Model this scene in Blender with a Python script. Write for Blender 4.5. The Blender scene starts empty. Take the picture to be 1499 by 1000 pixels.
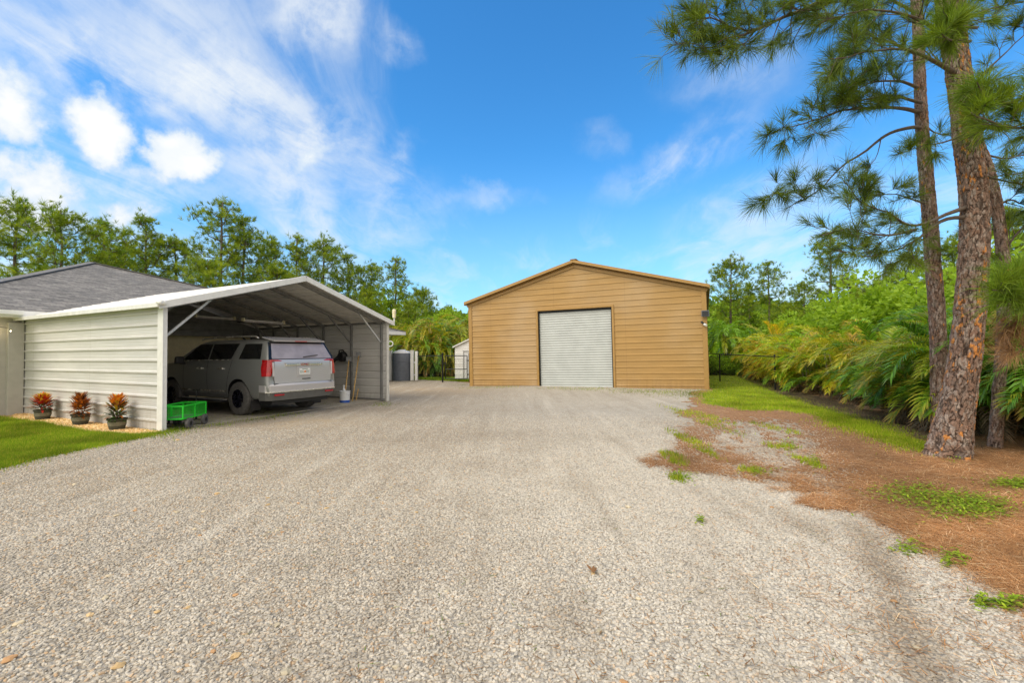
import bpy, bmesh, math, random
import numpy as np
from math import sin, cos, pi, radians, sqrt, atan2, exp
from mathutils import Vector, Matrix, Euler

S = bpy.context.scene
random.seed(7); RS = np.random.RandomState(11)

# ------------------------------------------------------------------ camera
F = 670.0; CXp = 749.5; CYp = 500.0; CAM_H = 1.5
PIT = radians(1.4); ROL = radians(0.5)
fwd = np.array([0, cos(PIT), sin(PIT)]); r0 = np.array([1., 0, 0]); u0 = np.array([0, -sin(PIT), cos(PIT)])
rgt = cos(ROL)*r0 - sin(ROL)*u0; upv = cos(ROL)*u0 + sin(ROL)*r0
CAMP = np.array([0, 0, CAM_H])
def G(px, py, z=0.):
    d = fwd + rgt*(px-CXp)/F + upv*(CYp-py)/F
    return CAMP + d*((z-CAM_H)/d[2])
def PY(px, py, Y):
    d = fwd + rgt*(px-CXp)/F + upv*(CYp-py)/F
    return CAMP + d*(Y/d[1])
cd = bpy.data.cameras.new('camera'); cam = bpy.data.objects.new('camera', cd); S.collection.objects.link(cam)
cd.sensor_width = 36; cd.lens = F/1499*36; cd.clip_start = .05; cd.clip_end = 5000
M3 = Matrix((rgt, upv, -fwd)).transposed()
cam.matrix_world = Matrix.Translation(CAMP) @ M3.to_4x4()
S.camera = cam

# ------------------------------------------------------------------ world, sun, exposure
SUN = Vector((-.62, -.50, .92)).normalized()
sun_el = math.asin(SUN.z); sun_az = atan2(SUN.x, SUN.y)
S.view_settings.view_transform = 'Standard'; S.view_settings.look = 'None'
S.view_settings.exposure = 1.0; S.view_settings.gamma = 1.0
S.view_settings.use_curve_mapping = False
SKY_STRENGTH = 0.12
W = bpy.data.worlds.new("World"); S.world = W; W.use_nodes = True
class NT:
    def __init__(s, tree): s.t = tree; s.n = tree.nodes; s.l = tree.links
    def node(s, typ, **kw):
        n = s.n.new(typ)
        for k, v in kw.items(): setattr(n, k, v)
        return n
    def put(s, sock, v):
        if isinstance(v, bpy.types.NodeSocket): s.l.new(v, sock)
        elif isinstance(v, (tuple, list)) and len(v) == 3 and sock.type == 'RGBA': sock.default_value = (*v, 1)
        else: sock.default_value = v
    def math(s, op, a, b=None, c=None, clamp=False):
        n = s.node('ShaderNodeMath', operation=op, use_clamp=clamp); s.put(n.inputs[0], a)
        if b is not None: s.put(n.inputs[1], b)
        if c is not None: s.put(n.inputs[2], c)
        return n.outputs[0]
    def vm(s, op, a, b=None, scale=None):
        n = s.node('ShaderNodeVectorMath', operation=op); s.put(n.inputs[0], a)
        if b is not None: s.put(n.inputs[1], b)
        if scale is not None: s.put(n.inputs['Scale'], scale)
        return n.outputs[1] if op in ('LENGTH', 'DOT_PRODUCT', 'DISTANCE') else n.outputs[0]
    def mix(s, f, a, b, blend='MIX'):
        n = s.node('ShaderNodeMix', data_type='RGBA', blend_type=blend); s.put(n.inputs[0], f)
        s.put(n.inputs[6], a); s.put(n.inputs[7], b); return n.outputs[2]
    def ramp(s, v, a, b, lo=0., hi=1., smooth=True):
        n = s.node('ShaderNodeMapRange', interpolation_type='SMOOTHSTEP' if smooth else 'LINEAR')
        s.put(n.inputs[0], v); s.put(n.inputs[1], a); s.put(n.inputs[2], b); s.put(n.inputs[3], lo); s.put(n.inputs[4], hi)
        return n.outputs[0]
    def noise(s, vec, scale, detail=3., rough=.5, dist=0.):
        n = s.node('ShaderNodeTexNoise'); s.put(n.inputs['Vector'], vec); s.put(n.inputs['Scale'], scale)
        s.put(n.inputs['Detail'], detail); s.put(n.inputs['Roughness'], rough); s.put(n.inputs['Distortion'], dist)
        return n.outputs[0]
    def voro(s, vec, scale, feature='F1', out='Distance', rnd=1.):
        n = s.node('ShaderNodeTexVoronoi', feature=feature); s.put(n.inputs['Vector'], vec); s.put(n.inputs['Scale'], scale)
        s.put(n.inputs['Randomness'], rnd); return n.outputs[out]
def build_world():
    T = NT(W.node_tree)
    for n in list(T.n): T.n.remove(n)
    sky = T.node('ShaderNodeTexSky', sky_type='NISHITA', sun_disc=False)
    sky.sun_elevation = sun_el; sky.sun_rotation = sun_az
    sky.air_density = 1.0; sky.dust_density = 0.6; sky.ozone_density = 2.0
    hs = T.node('ShaderNodeHueSaturation'); hs.inputs['Saturation'].default_value = 1.25
    T.l.new(sky.outputs[0], hs.inputs['Color'])
    skyc = T.mix(1., hs.outputs[0], (.50, .92, 1.04), 'MULTIPLY')
    D = T.node('ShaderNodeTexCoord').outputs['Generated']
    sx = T.node('ShaderNodeSeparateXYZ'); T.put(sx.inputs[0], D); x, y, z = sx.outputs
    # thin cirrus on a high flat layer
    zz = T.math('MAXIMUM', z, .04)
    cx = T.node('ShaderNodeCombineXYZ'); T.put(cx.inputs[0], T.math('DIVIDE', x, T.math('ADD', zz, .12))); T.put(cx.inputs[1], T.math('DIVIDE', y, T.math('ADD', zz, .12)))
    P = cx.outputs[0]
    mp = T.node('ShaderNodeMapping'); T.put(mp.inputs[0], P); mp.inputs['Rotation'].default_value = (0, 0, radians(-38)); mp.inputs['Scale'].default_value = (1.0, .42, 1)
    warp = T.node('ShaderNodeTexNoise'); T.put(warp.inputs['Vector'], mp.outputs[0]); warp.inputs['Scale'].default_value = 1.3; warp.inputs['Detail'].default_value = 3
    Pw = T.vm('ADD', mp.outputs[0], T.vm('SCALE', warp.outputs['Color'], scale=.9))
    big = T.noise(Pw, .75, 3, .5)
    fine = T.noise(Pw, 2.6, 9, .62, .3)
    # regional weighting: more cloud on the left, a clear patch in the middle, wisps at the right
    az = T.math('ARCTAN2', x, y)                      # 0 = straight ahead
    wl = T.ramp(az, -.02, -.42, 0, 1)
    wr = T.math('MULTIPLY', T.ramp(az, .10, .40, 0, 1), T.ramp(z, .50, .25, 0, 1))
    low = T.ramp(z, .34, .06, 0, .22)
    w_ = T.math('ADD', T.math('ADD', T.math('MULTIPLY', wl, .13), T.math('MULTIPLY', wr, .12)), low)
    dens = T.math('ADD', T.math('ADD', T.math('MULTIPLY', fine, .75), T.math('MULTIPLY', big, .5)), w_)
    cir = T.ramp(dens, .74, 1.12, 0, .62)
    # explicit wisps (directions of streaks)
    def d3(px, py):
        d = fwd + rgt*(px-CXp)/F + upv*(CYp-py)/F; return d/np.linalg.norm(d)
    nz = T.node('ShaderNodeTexNoise'); T.put(nz.inputs['Vector'], D); nz.inputs['Scale'].default_value = 9; nz.inputs['Detail'].default_value = 6; nz.inputs['Roughness'].default_value = .62
    nc = T.vm('SUBTRACT', nz.outputs['Color'], (.5, .5, .5))
    nz2 = T.node('ShaderNodeTexNoise'); T.put(nz2.inputs['Vector'], D); nz2.inputs['Scale'].default_value = 3.2; nz2.inputs['Detail'].default_value = 5
    nc2 = T.vm('SUBTRACT', nz2.outputs['Color'], (.5, .5, .5))
    Dw = T.vm('ADD', D, T.vm('ADD', T.vm('SCALE', nc, scale=.10), T.vm('SCALE', nc2, scale=.10)))
    Ds = T.vm('ADD', D, T.vm('ADD', T.vm('SCALE', nc, scale=.06), T.vm('SCALE', nc2, scale=.11)))
    def blob(pa, pb, wpx, vec, soft, amp):
        # elongated blob between two sky directions
        A, B = d3(*pa), d3(*pb); m = (A+B)/2; m /= np.linalg.norm(m)
        ax = B-A; L = np.linalg.norm(ax)
        ax = ax/L if L > 1e-4 else np.cross(m, [0, 0, 1]); q = np.cross(m, ax); q /= np.linalg.norm(q)
        hl = max(L/2, wpx/700); hw = wpx/700
        dv = T.vm('SUBTRACT', vec, tuple(m))
        u = T.math('DIVIDE', T.vm('DOT_PRODUCT', dv, tuple(ax)), hl)
        v = T.math('DIVIDE', T.vm('DOT_PRODUCT', dv, tuple(q)), hw)
        r = T.math('SQRT', T.math('ADD', T.math('MULTIPLY', u, u), T.math('MULTIPLY', v, v)))
        front = T.math('GREATER_THAN', T.vm('DOT_PRODUCT', vec, tuple(m)), .3)
        return T.math('MULTIPLY', T.ramp(r, 1+soft, 1-soft, 0, amp), front)
    acc = None
    streaks = [((20,70),(210,95),26,.5),((210,125),(340,105),18,.5),((330,200),(480,330),30,.5),((380,330),(560,350),22,.45),((90,250),(330,270),26,.6),((560,20),(610,70),14,.35),((915,275),(1080,180),24,.5),((1000,110),(1150,90),30,.28),((560,60),(600,85),18,.35),((270,80),(440,170),34,.6),
               ((400,0),(510,30),40,.75),((420,230),(500,185),16,.55),((150,20),(380,60),70,.5),((660,290),(780,285),12,.35),
               ((1010,340),(1160,300),40,.3),((560,280),(600,215),14,.3),((860,190),(900,215),20,.2),((380,150),(520,250),60,.45),
               ((0,20),(120,130),60,.4),((520,320),(640,300),30,.35)]
    for pa, pb, w0, amp in streaks:
        b = blob(pa, pb, w0, Dw, .85, amp)
        acc = b if acc is None else T.math('ADD', acc, T.math('MULTIPLY', b, T.math('SUBTRACT', 1., acc)))
    fin2 = T.noise(Dw, 7, 7, .62); acc = T.math('MULTIPLY', acc, T.ramp(T.math('ADD', T.math('MULTIPLY', fine, .5), T.math('MULTIPLY', fin2, .5)), .36, .62, .05, 1.25))
    cum = None
    puffs = [((100,185),(205,178),30,1.),((128,160),(160,160),28,1.),((225,212),(335,222),22,1.),((245,200),(290,195),24,1.),((-40,130),(35,150),36,.9),
             ((-60,235),(130,262),40,.8),((160,240),(320,240),26,.5),((120,300),(260,300),18,.6),((-100,290),(130,290),34,.8),((425,250),(500,205),14,.6),((440,215),(500,190),10,.5),((686,289),(700,290),5,.3)]
    for pa, pb, w0, amp in puffs:
        b = blob(pa, pb, w0*1.1, Ds, .98, amp)
        cum = b if cum is None else T.math('MAXIMUM', cum, b)
    pn = T.math('ADD', T.math('MULTIPLY', T.noise(D, 13, 7, .6), .65), T.math('MULTIPLY', T.noise(D, 42, 5, .55), .35))
    cval = T.math('ADD', cum, T.math('MULTIPLY', T.math('SUBTRACT', pn, .5), 1.5))
    thick = T.ramp(cval, .45, 1.0); cum = T.math('MULTIPLY', T.ramp(cval, .34, .72), T.ramp(cum, .02, .25))
    m1 = T.math('ADD', cir, T.math('MULTIPLY', acc, T.math('SUBTRACT', 1., cir)))
    cloudcol = (3.75, 3.95, 4.1)
    skyc = T.mix(T.ramp(z, .42, .02, 0, .5), skyc, (2.0, 2.95, 3.8)); base = T.mix(m1, skyc, cloudcol)
    # unseen bright cloud overhead and behind the viewpoint, added as neutral fill light
    fill_cloud = T.math('MAXIMUM', T.ramp(y, .12, -.25), T.ramp(z, .72, .92)); fill_cloud = T.math('MULTIPLY', fill_cloud, T.ramp(T.noise(D, 2.2, 5, .55), .28, .5, .72, 1.)) 
    base = T.mix(fill_cloud, base, (6.0, 5.6, 5.0))
    inner = T.noise(Ds, 14, 4, .5)
    ccol = T.mix(T.math('MULTIPLY', thick, T.ramp(inner, .3, .6, .6, 1.)), (3.0, 3.5, 4.0), (4.5, 4.45, 4.35))
    base = T.mix(cum, base, ccol)
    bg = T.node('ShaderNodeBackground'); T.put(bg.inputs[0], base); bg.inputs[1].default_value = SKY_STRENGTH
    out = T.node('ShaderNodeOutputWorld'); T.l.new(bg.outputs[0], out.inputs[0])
build_world()
sl = bpy.data.lights.new('sun', 'SUN'); sl.energy = 1.25; sl.angle = radians(38); sl.color = (1, .92, .80)
so = bpy.data.objects.new('sun', sl); S.collection.objects.link(so); so.rotation_euler = SUN.to_track_quat('Z', 'Y').to_euler()

# ------------------------------------------------------------------ helpers
COL = S.collection
class MB:
    """collects geometry and links it as ONE mesh object"""
    def __init__(s): s.v = []; s.f = []; s.m = []; s.uv = {}
    def add(s, vs, fs, m=0, M=None):
        o = len(s.v)
        for v in vs:
            v = Vector(v)
            s.v.append(tuple(M @ v) if M is not None else tuple(v))
        for f in fs: s.f.append(tuple(i+o for i in f)); s.m.append(m)
        return s
    def quad(s, a, b, c, d, m=0, uv=None):
        s.add([a, b, c, d], [(0, 1, 2, 3)], m)
        if uv: s.uv[len(s.f)-1] = uv
        return s
    def box(s, c, size, m=0, M=None, taper=1.):
        x, y, z = [k/2 for k in size]; c = Vector(c)
        vs = [c+Vector((sx*x*(taper if sz > 0 else 1), sy*y*(taper if sz > 0 else 1), sz*z)) for sz in (-1, 1) for sy in (-1, 1) for sx in (-1, 1)]
        return s.add(vs, [(0, 2, 3, 1), (4, 5, 7, 6), (0, 1, 5, 4), (1, 3, 7, 5), (3, 2, 6, 7), (2, 0, 4, 6)], m, M)
    def beam(s, a, b, w, h, m=0, up=(0, 0, 1)):
        a, b = Vector(a), Vector(b); d = (b-a); L = d.length; d.normalize(); u = Vector(up)
        if abs(d.dot(u)) > .97: u = Vector((1, 0, 0))
        x = d.cross(u).normalized(); u = x.cross(d).normalized()
        M = Matrix((x, d, u)).transposed().to_4x4(); M.translation = (a+b)/2
        return s.box((0, 0, 0), (w, L, h), m, M)
    def tube(s, pts, rad, n=10, m=0, cap=True):
        pts = [Vector(p) for p in pts]; rad = rad if isinstance(rad, (list, tuple)) else [rad]*len(pts)
        o = []; prev = None
        for i, p in enumerate(pts):
            d = (pts[min(i+1, len(pts)-1)]-pts[max(i-1, 0)]).normalized()
            if prev is None: x = d.orthogonal().normalized()
            else: x = (prev-d*prev.dot(d)).normalized()
            prev = x; y = d.cross(x)
            o += [p+(x*cos(2*pi*k/n)+y*sin(2*pi*k/n))*rad[i] for k in range(n)]
        fs = [(i*n+k, i*n+(k+1) % n, (i+1)*n+(k+1) % n, (i+1)*n+k) for i in range(len(pts)-1) for k in range(n)]
        if cap: fs += [tuple(range(n-1, -1, -1)), tuple((len(pts)-1)*n+k for k in range(n))]
        return s.add(o, fs, m)
    def cyl(s, a, b, r0, r1=None, n=16, m=0): return s.tube([a, b], [r0, r0 if r1 is None else r1], n, m)
    def prism(s, pts, a, b, m=0):
        """pts 2-D outline -> extruded between vector functions a(p), b(p)"""
        n = len(pts); vs = [a(p) for p in pts]+[b(p) for p in pts]
        return s.add(vs, [tuple(range(n-1, -1, -1)), tuple(range(n, 2*n))]+[(k, (k+1) % n, n+(k+1) % n, n+k) for k in range(n)], m)
    def lathe(s, prof, c=(0, 0, 0), n=24, m=0, M=None):
        c = Vector(c); vs = []
        for r, z in prof: vs += [c+Vector((r*cos(2*pi*k/n), r*sin(2*pi*k/n), z)) for k in range(n)]
        fs = [(i*n+k, i*n+(k+1) % n, (i+1)*n+(k+1) % n, (i+1)*n+k) for i in range(len(prof)-1) for k in range(n)]
        return s.add(vs, fs, m, M)
    def build(s, name, mats, parent=None, smooth=False, bevel=0., M=None, auto=None):
        me = bpy.data.meshes.new(name); me.from_pydata(s.v, [], s.f)
        mats = mats if isinstance(mats, (list, tuple)) else [mats]
        for m in mats: me.materials.append(m)
        me.polygons.foreach_set('material_index', s.m)
        if s.uv:
            uvl = me.uv_layers.new(name='UVMap')
            for fi, uv in s.uv.items():
                for li, c in zip(me.polygons[fi].loop_indices, uv): uvl.data[li].uv = c
        if smooth: me.polygons.foreach_set('use_smooth', [True]*len(me.polygons))
        me.update(); o = bpy.data.objects.new(name, me); COL.objects.link(o)
        if auto: me.set_sharp_from_angle(angle=radians(auto))
        if bevel:
            b = o.modifiers.new('bevel', 'BEVEL'); b.width = bevel; b.segments = 2; b.limit_method = 'ANGLE'; b.angle_limit = radians(35)
        if parent: o.parent = parent
        if M is not None: o.matrix_local = M
        return o
def tag(o, label=None, cat=None, group=None, kind=None):
    if label: o['label'] = label
    if cat: o['category'] = cat
    if group: o['group'] = group
    if kind: o['kind'] = kind
    return o
def thing(name, label, cat, loc=(0, 0, 0), rz=0., group=None, rot=None):
    o = bpy.data.objects.new(name, None); COL.objects.link(o); o.location = loc
    o.rotation_euler = rot if rot else (0, 0, rz); o.empty_display_size = .2
    return tag(o, label, cat, group)
def copy_tree(o, parent=None):
    c = o.copy(); COL.objects.link(c)
    if parent: c.parent = parent
    for ch in list(o.children): copy_tree(ch, c)
    return c

class Leaf:
    """numpy foliage collector: triangles with a colour per vertex"""
    def __init__(s): s.v = []; s.f = []; s.c = []; s.n = 0
    def add(s, v, f, c):
        v = np.asarray(v, np.float32); s.v.append(v); s.f.append(np.asarray(f, np.int32)+s.n)
        c = np.asarray(c, np.float32)
        if c.ndim == 1: c = np.tile(c, (len(v), 1))
        s.c.append(c); s.n += len(v)
    def build(s, name, mat, parent=None, smooth=False):
        V = np.concatenate(s.v); Fc = np.concatenate(s.f); Cc = np.concatenate(s.c)
        me = bpy.data.meshes.new(name); k = Fc.shape[1]
        me.vertices.add(len(V)); me.vertices.foreach_set('co', V.ravel())
        me.loops.add(Fc.size); me.loops.foreach_set('vertex_index', Fc.ravel())
        me.polygons.add(len(Fc)); me.polygons.foreach_set('loop_start', np.arange(0, Fc.size, k, dtype=np.int32))
        if smooth: me.polygons.foreach_set('use_smooth', np.ones(len(Fc), bool))
        me.update(calc_edges=True); me.validate()
        a = me.attributes.new('tint', 'FLOAT_COLOR', 'POINT')
        a.data.foreach_set('color', np.concatenate([Cc, np.ones((len(Cc), 1), np.float32)], 1).ravel())
        me.materials.append(mat); o = bpy.data.objects.new(name, me); COL.objects.link(o)
        if parent: o.parent = parent
        return o

# value noise in numpy
_perm = RS.rand(256, 256)
def vnoise(x, y, s=1.):
    x = np.asarray(x)*s; y = np.asarray(y)*s
    xi = np.floor(x).astype(int); yi = np.floor(y).astype(int); fx = x-xi; fy = y-yi
    fx = fx*fx*(3-2*fx); fy = fy*fy*(3-2*fy)
    g = lambda i, j: _perm[i % 256, j % 256]
    return (g(xi, yi)*(1-fx)+g(xi+1, yi)*fx)*(1-fy)+(g(xi, yi+1)*(1-fx)+g(xi+1, yi+1)*fx)*fy
def fbm(x, y, s=1., o=4):
    t = 0; a = .5; n = 0
    for k in range(o): t = t+a*vnoise(np.asarray(x)+17.3*k, np.asarray(y)-9.1*k, s*2**k); n += a; a *= .5
    return t/n
def sdf(px, py, poly):
    """signed distance, negative inside"""
    P = np.asarray(poly, float); d = np.full(px.shape, 1e9); ins = np.zeros(px.shape, bool)
    for i in range(len(P)):
        a = P[i]; b = P[(i+1) % len(P)]; e = b-a
        t = np.clip(((px-a[0])*e[0]+(py-a[1])*e[1])/(e@e+1e-12), 0, 1)
        d = np.minimum(d, (px-a[0]-t*e[0])**2+(py-a[1]-t*e[1])**2)
        c = (a[1] > py) != (b[1] > py)
        xs = (b[0]-a[0])*(py-a[1])/(b[1]-a[1]+1e-12)+a[0]
        ins ^= c & (px < xs)
    d = np.sqrt(d); return np.where(ins, -d, d)

# ------------------------------------------------------------------ materials
def newmat(name):
    m = bpy.data.materials.new(name); m.use_nodes = True; T = NT(m.node_tree)
    for n in list(T.n): T.n.remove(n)
    p = T.node('ShaderNodeBsdfPrincipled'); o = T.node('ShaderNodeOutputMaterial'); T.l.new(p.outputs[0], o.inputs[0])
    return m, T, p, o
def bump(T, p, h, strength=.3, dist=.01):
    b = T.node('ShaderNodeBump'); b.inputs['Strength'].default_value = strength; b.inputs['Distance'].default_value = dist
    T.put(b.inputs['Height'], h); T.l.new(b.outputs[0], p.inputs['Normal'])
def simple(name, col, rough=.5, metal=0., var=.12, scale=6., bmp=0., bscale=60., coat=0., spec=.5, dirt=None, emis=None):
    m, T, p, o = newmat(name); tc = T.node('ShaderNodeTexCoord').outputs['Object']
    n = T.noise(tc, scale, 5, .6)
    c = T.mix(T.ramp(n, .3, .7, 0, 1), tuple(k*(1-var) for k in col), tuple(min(1, k*(1+var)) for k in col))
    if dirt:
        n2 = T.noise(tc, scale*.45, 7, .7)
        c = T.mix(T.ramp(n2, .52, .78, 0, .6), c, dirt)
    T.put(p.inputs['Base Color'], c)
    T.put(p.inputs['Roughness'], T.ramp(n, .2, .8, max(rough-.08, .02), min(rough+.08, 1)) if var else rough)
    p.inputs['Coat Roughness'].default_value = .08
    p.inputs['Metallic'].default_value = metal; p.inputs['Coat Weight'].default_value = coat; p.inputs['Specular IOR Level'].default_value = spec
    if bmp: bump(T, p, T.noise(tc, bscale, 4, .6), bmp, .01)
    if emis: p.inputs['Emission Color'].default_value = (*emis[0], 1); p.inputs['Emission Strength'].default_value = emis[1]
    return m
def siding_mat(name, col, dirtcol, rough=.42):
    m, T, p, o = newmat(name); tc = T.node('ShaderNodeTexCoord').outputs['Object']
    mp = T.node('ShaderNodeMapping'); T.put(mp.inputs[0], tc); mp.inputs['Scale'].default_value = (.5, .5, 3.)
    n = T.noise(mp.outputs[0], 1.6, 5, .6)
    mp2 = T.node('ShaderNodeMapping'); T.put(mp2.inputs[0], tc); mp2.inputs['Scale'].default_value = (7., 7., .6)
    n2 = T.noise(mp2.outputs[0], 1.4, 6, .65)     # vertical run-off streaks
    c = T.mix(T.ramp(n, .25, .75), tuple(k*.9 for k in col), tuple(min(1, k*1.07) for k in col))
    sz = T.node('ShaderNodeSeparateXYZ'); T.put(sz.inputs[0], tc)
    low = T.ramp(sz.outputs[2], 0., .55, .55, .0)  # splash dirt along the ground
    st = T.math('MULTIPLY', T.ramp(n2, .5, .85), .14)
    d = T.math('ADD', st, T.math('MULTIPLY', low, T.ramp(n2, .3, .7)), clamp=True)
    fx = T.math('FRACT', T.math('DIVIDE', T.math('ADD', sz.outputs[0], sz.outputs[1]), 3.1)); c = T.mix(T.math('MULTIPLY', T.math('LESS_THAN', fx, .0045), .55), c, dirtcol)
    fd = T.noise(tc, .35, 3, .5); c = T.mix(T.ramp(fd, .4, .7, 0, .14), c, (.7, .66, .58))
    c = T.mix(d, c, dirtcol); T.put(p.inputs['Base Color'], c)
    T.put(p.inputs['Roughness'], T.ramp(n, .2, .8, rough-.06, rough+.1))
    mp3 = T.node('ShaderNodeMapping'); T.put(mp3.inputs[0], tc); mp3.inputs['Scale'].default_value = (.8, .8, 3.5)
    bump(T, p, T.noise(mp3.outputs[0], 1.1, 2, .5), .25, .03)
    return m
def leaf_mat(name, rough=.55, trans=.35, mul=(1, 1, 1), objcol=False, gloss=.3):
    m, T, p, o = newmat(name)
    a = T.node('ShaderNodeAttribute', attribute_name='tint')
    c = a.outputs['Color']
    oi = T.node('ShaderNodeObjectInfo')
    if objcol: c = T.mix(1., c, oi.outputs['Color'], 'MULTIPLY')
    c = T.mix(1., c, mul, 'MULTIPLY')
    T.put(p.inputs['Base Color'], c); p.inputs['Roughness'].default_value = rough; p.inputs['Specular IOR Level'].default_value = gloss
    tr = T.node('ShaderNodeBsdfTranslucent'); T.put(tr.inputs[0], T.mix(1., c, (1.15, 1.1, .6), 'MULTIPLY'))
    mx = T.node('ShaderNodeMixShader'); mx.inputs[0].default_value = trans
    T.l.new(p.outputs[0], mx.inputs[1]); T.l.new(tr.outputs[0], mx.inputs[2]); T.l.new(mx.outputs[0], o.inputs[0])
    return m
MAT = {}
MAT['tan'] = siding_mat('tan_siding', (.40, .242, .078), (.26, .145, .05))
MAT['tan_trim'] = simple('tan_trim', (.38, .225, .068), .42, var=.06)
MAT['ltan'] = siding_mat('cream_siding', (.59, .582, .56), (.36, .33, .27))
MAT['white_trim'] = simple('white_trim', (.74, .73, .70), .4, var=.06, dirt=(.5, .48, .42))
MAT['galv'] = simple('galvanised', (.50, .50, .49), .45, metal=.3, var=.15, scale=9)
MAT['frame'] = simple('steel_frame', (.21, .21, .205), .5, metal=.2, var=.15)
MAT['roofmetal'] = simple('roof_metal', (.76, .73, .67), .5, metal=.0, var=.08)
MAT['roofedge'] = simple('roof_edge', (.17, .14, .075), .45, var=.06)
MAT['shutter'] = simple('shutter', (.44, .47, .455), .45, metal=.0, var=.07, scale=2)
MAT['house'] = simple('stucco', (.44, .42, .38), .8, var=.05, bmp=.4, bscale=90)
MAT['cream'] = simple('cream_stucco', (.80, .72, .48), .75, var=.06, bmp=.3, bscale=80)
MAT['white'] = simple('white_paint', (.78, .78, .76), .45, var=.04)
MAT['slate'] = simple('slate_panel', (.11, .125, .155), .5, var=.1)
MAT['blackm'] = simple('black_metal', (.012, .014, .014), .4, metal=.3, var=.1)
MAT['black'] = simple('black_plastic', (.015, .015, .017), .5, var=.1)
MAT['rubber'] = simple('tyre_rubber', (.10, .095, .09), .8, var=.25, scale=20, bmp=.3)
MAT['green'] = simple('green_paint', (.03, .62, .04), .35, var=.05)
MAT['wood'] = simple('ash_wood', (.60, .38, .13), .6, var=.2, scale=20)
MAT['greyplastic'] = simple('grey_plastic', (.22, .23, .24), .5, var=.1)
MAT['bucket'] = simple('bucket_plastic', (.72, .73, .74), .45, var=.05)
MAT['blue'] = simple('blue_plastic', (.02, .09, .42), .45)
MAT['concrete'] = simple('concrete', (.36, .32, .26), .9, var=.18, scale=2.5, bmp=.3, bscale=50, dirt=(.22, .17, .11))
MAT['pot'] = simple('pot_plastic', (.055, .055, .035), .6, var=.25, scale=30)
MAT['potmid'] = simple('pot_band', (.17, .16, .11), .6, var=.25, scale=30)
MAT['carpaint'] = simple('grey_carpaint', (.27, .28, .275), .30, metal=.3, var=.0, coat=.6)
MAT['carpaint_lit'] = simple('grey_carpaint_lit', (.52, .505, .515), .32, metal=.3, var=.0, coat=.6)  # lighter copy of the body grey, light on the tail put into the colour
MAT['chrome'] = simple('chrome', (.80, .77, .70), .25, metal=.7, var=.03)
MAT['glass_dark'] = simple('tinted_glass', (.012, .013, .014), .06, var=.1, spec=.5)
MAT['rearglass'] = simple('rear_glass', (.33, .30, .33), .15, var=.12, scale=3, spec=.5)  # pale sky reflection painted into the glass colour
MAT['redlens'] = simple('red_lens', (.42, .006, .008), .15, coat=.8, var=.25, scale=9)
MAT['rim'] = simple('dark_rim', (.035, .035, .055), .25, metal=.7, var=.1)
MAT['whitelens'] = simple('clear_lens', (.6, .55, .55), .15, coat=1.)
MAT['cladding'] = simple('cladding', (.13, .13, .125), .6)
MAT['plate_o'] = simple('plate_orange', (.75, .22, .02), .5)
MAT['plate_g'] = simple('plate_green', (.03, .12, .05), .5)
MAT['badge'] = simple('badge_red', (.35, .02, .02), .4)
MAT['leafA'] = leaf_mat('pine_needles', .5, .42, mul=(1.5, 1.45, 1.3))
MAT['leafB'] = leaf_mat('far_foliage', .55, .5, mul=(2.5, 2.25, 1.5))
MAT['leafC'] = leaf_mat('palm_leaf', .33, .45, mul=(2.1, 2.05, 1.5), gloss=.6, objcol=True)
MAT['leafD'] = leaf_mat('croton_leaf', .35, .25, gloss=.5)
MAT['grass'] = leaf_mat('grass_blades', .6, .45, mul=(1.7, 1.6, 1.3), gloss=.2)
MAT['straw'] = leaf_mat('dry_needles', .7, .1, mul=(1.2, 1.15, 1.0), gloss=.15)
MAT['bulb'] = simple('bulb_glow', (1, .85, .55), .4, emis=((1., .8, .45), 9.))
def bark_mat():
    m, T, p, o = newmat('bark'); a = T.node('ShaderNodeAttribute', attribute_name='tint').outputs['Color']
    tc = T.node('ShaderNodeTexCoord').outputs['Object']; n = T.noise(tc, 38, 6, .7); n2 = T.noise(tc, 7, 4, .6)
    c = T.mix(1., a, T.mix(T.ramp(n, .3, .72), (.55, .55, .55), (1.35, 1.3, 1.25)), 'MULTIPLY')
    c = T.mix(T.ramp(n2, .55, .8, 0, .35), c, (.22, .22, .19))
    T.put(p.inputs['Base Color'], c); p.inputs['Roughness'].default_value = .9; p.inputs['Specular IOR Level'].default_value = .2
    bump(T, p, T.noise(tc, 60, 6, .7), .6, .01); return m
MAT['bark'] = bark_mat()
MAT['barkfar'] = simple('far_bark', (.13, .10, .075), .9, var=.35, scale=5, bmp=.5, bscale=12)
MAT['twig'] = simple('twig_bark', (.11, .085, .065), .85, var=.3, scale=20)
MAT['cane'] = simple('palm_cane', (.20, .19, .09), .6, var=.3, scale=8)
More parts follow.
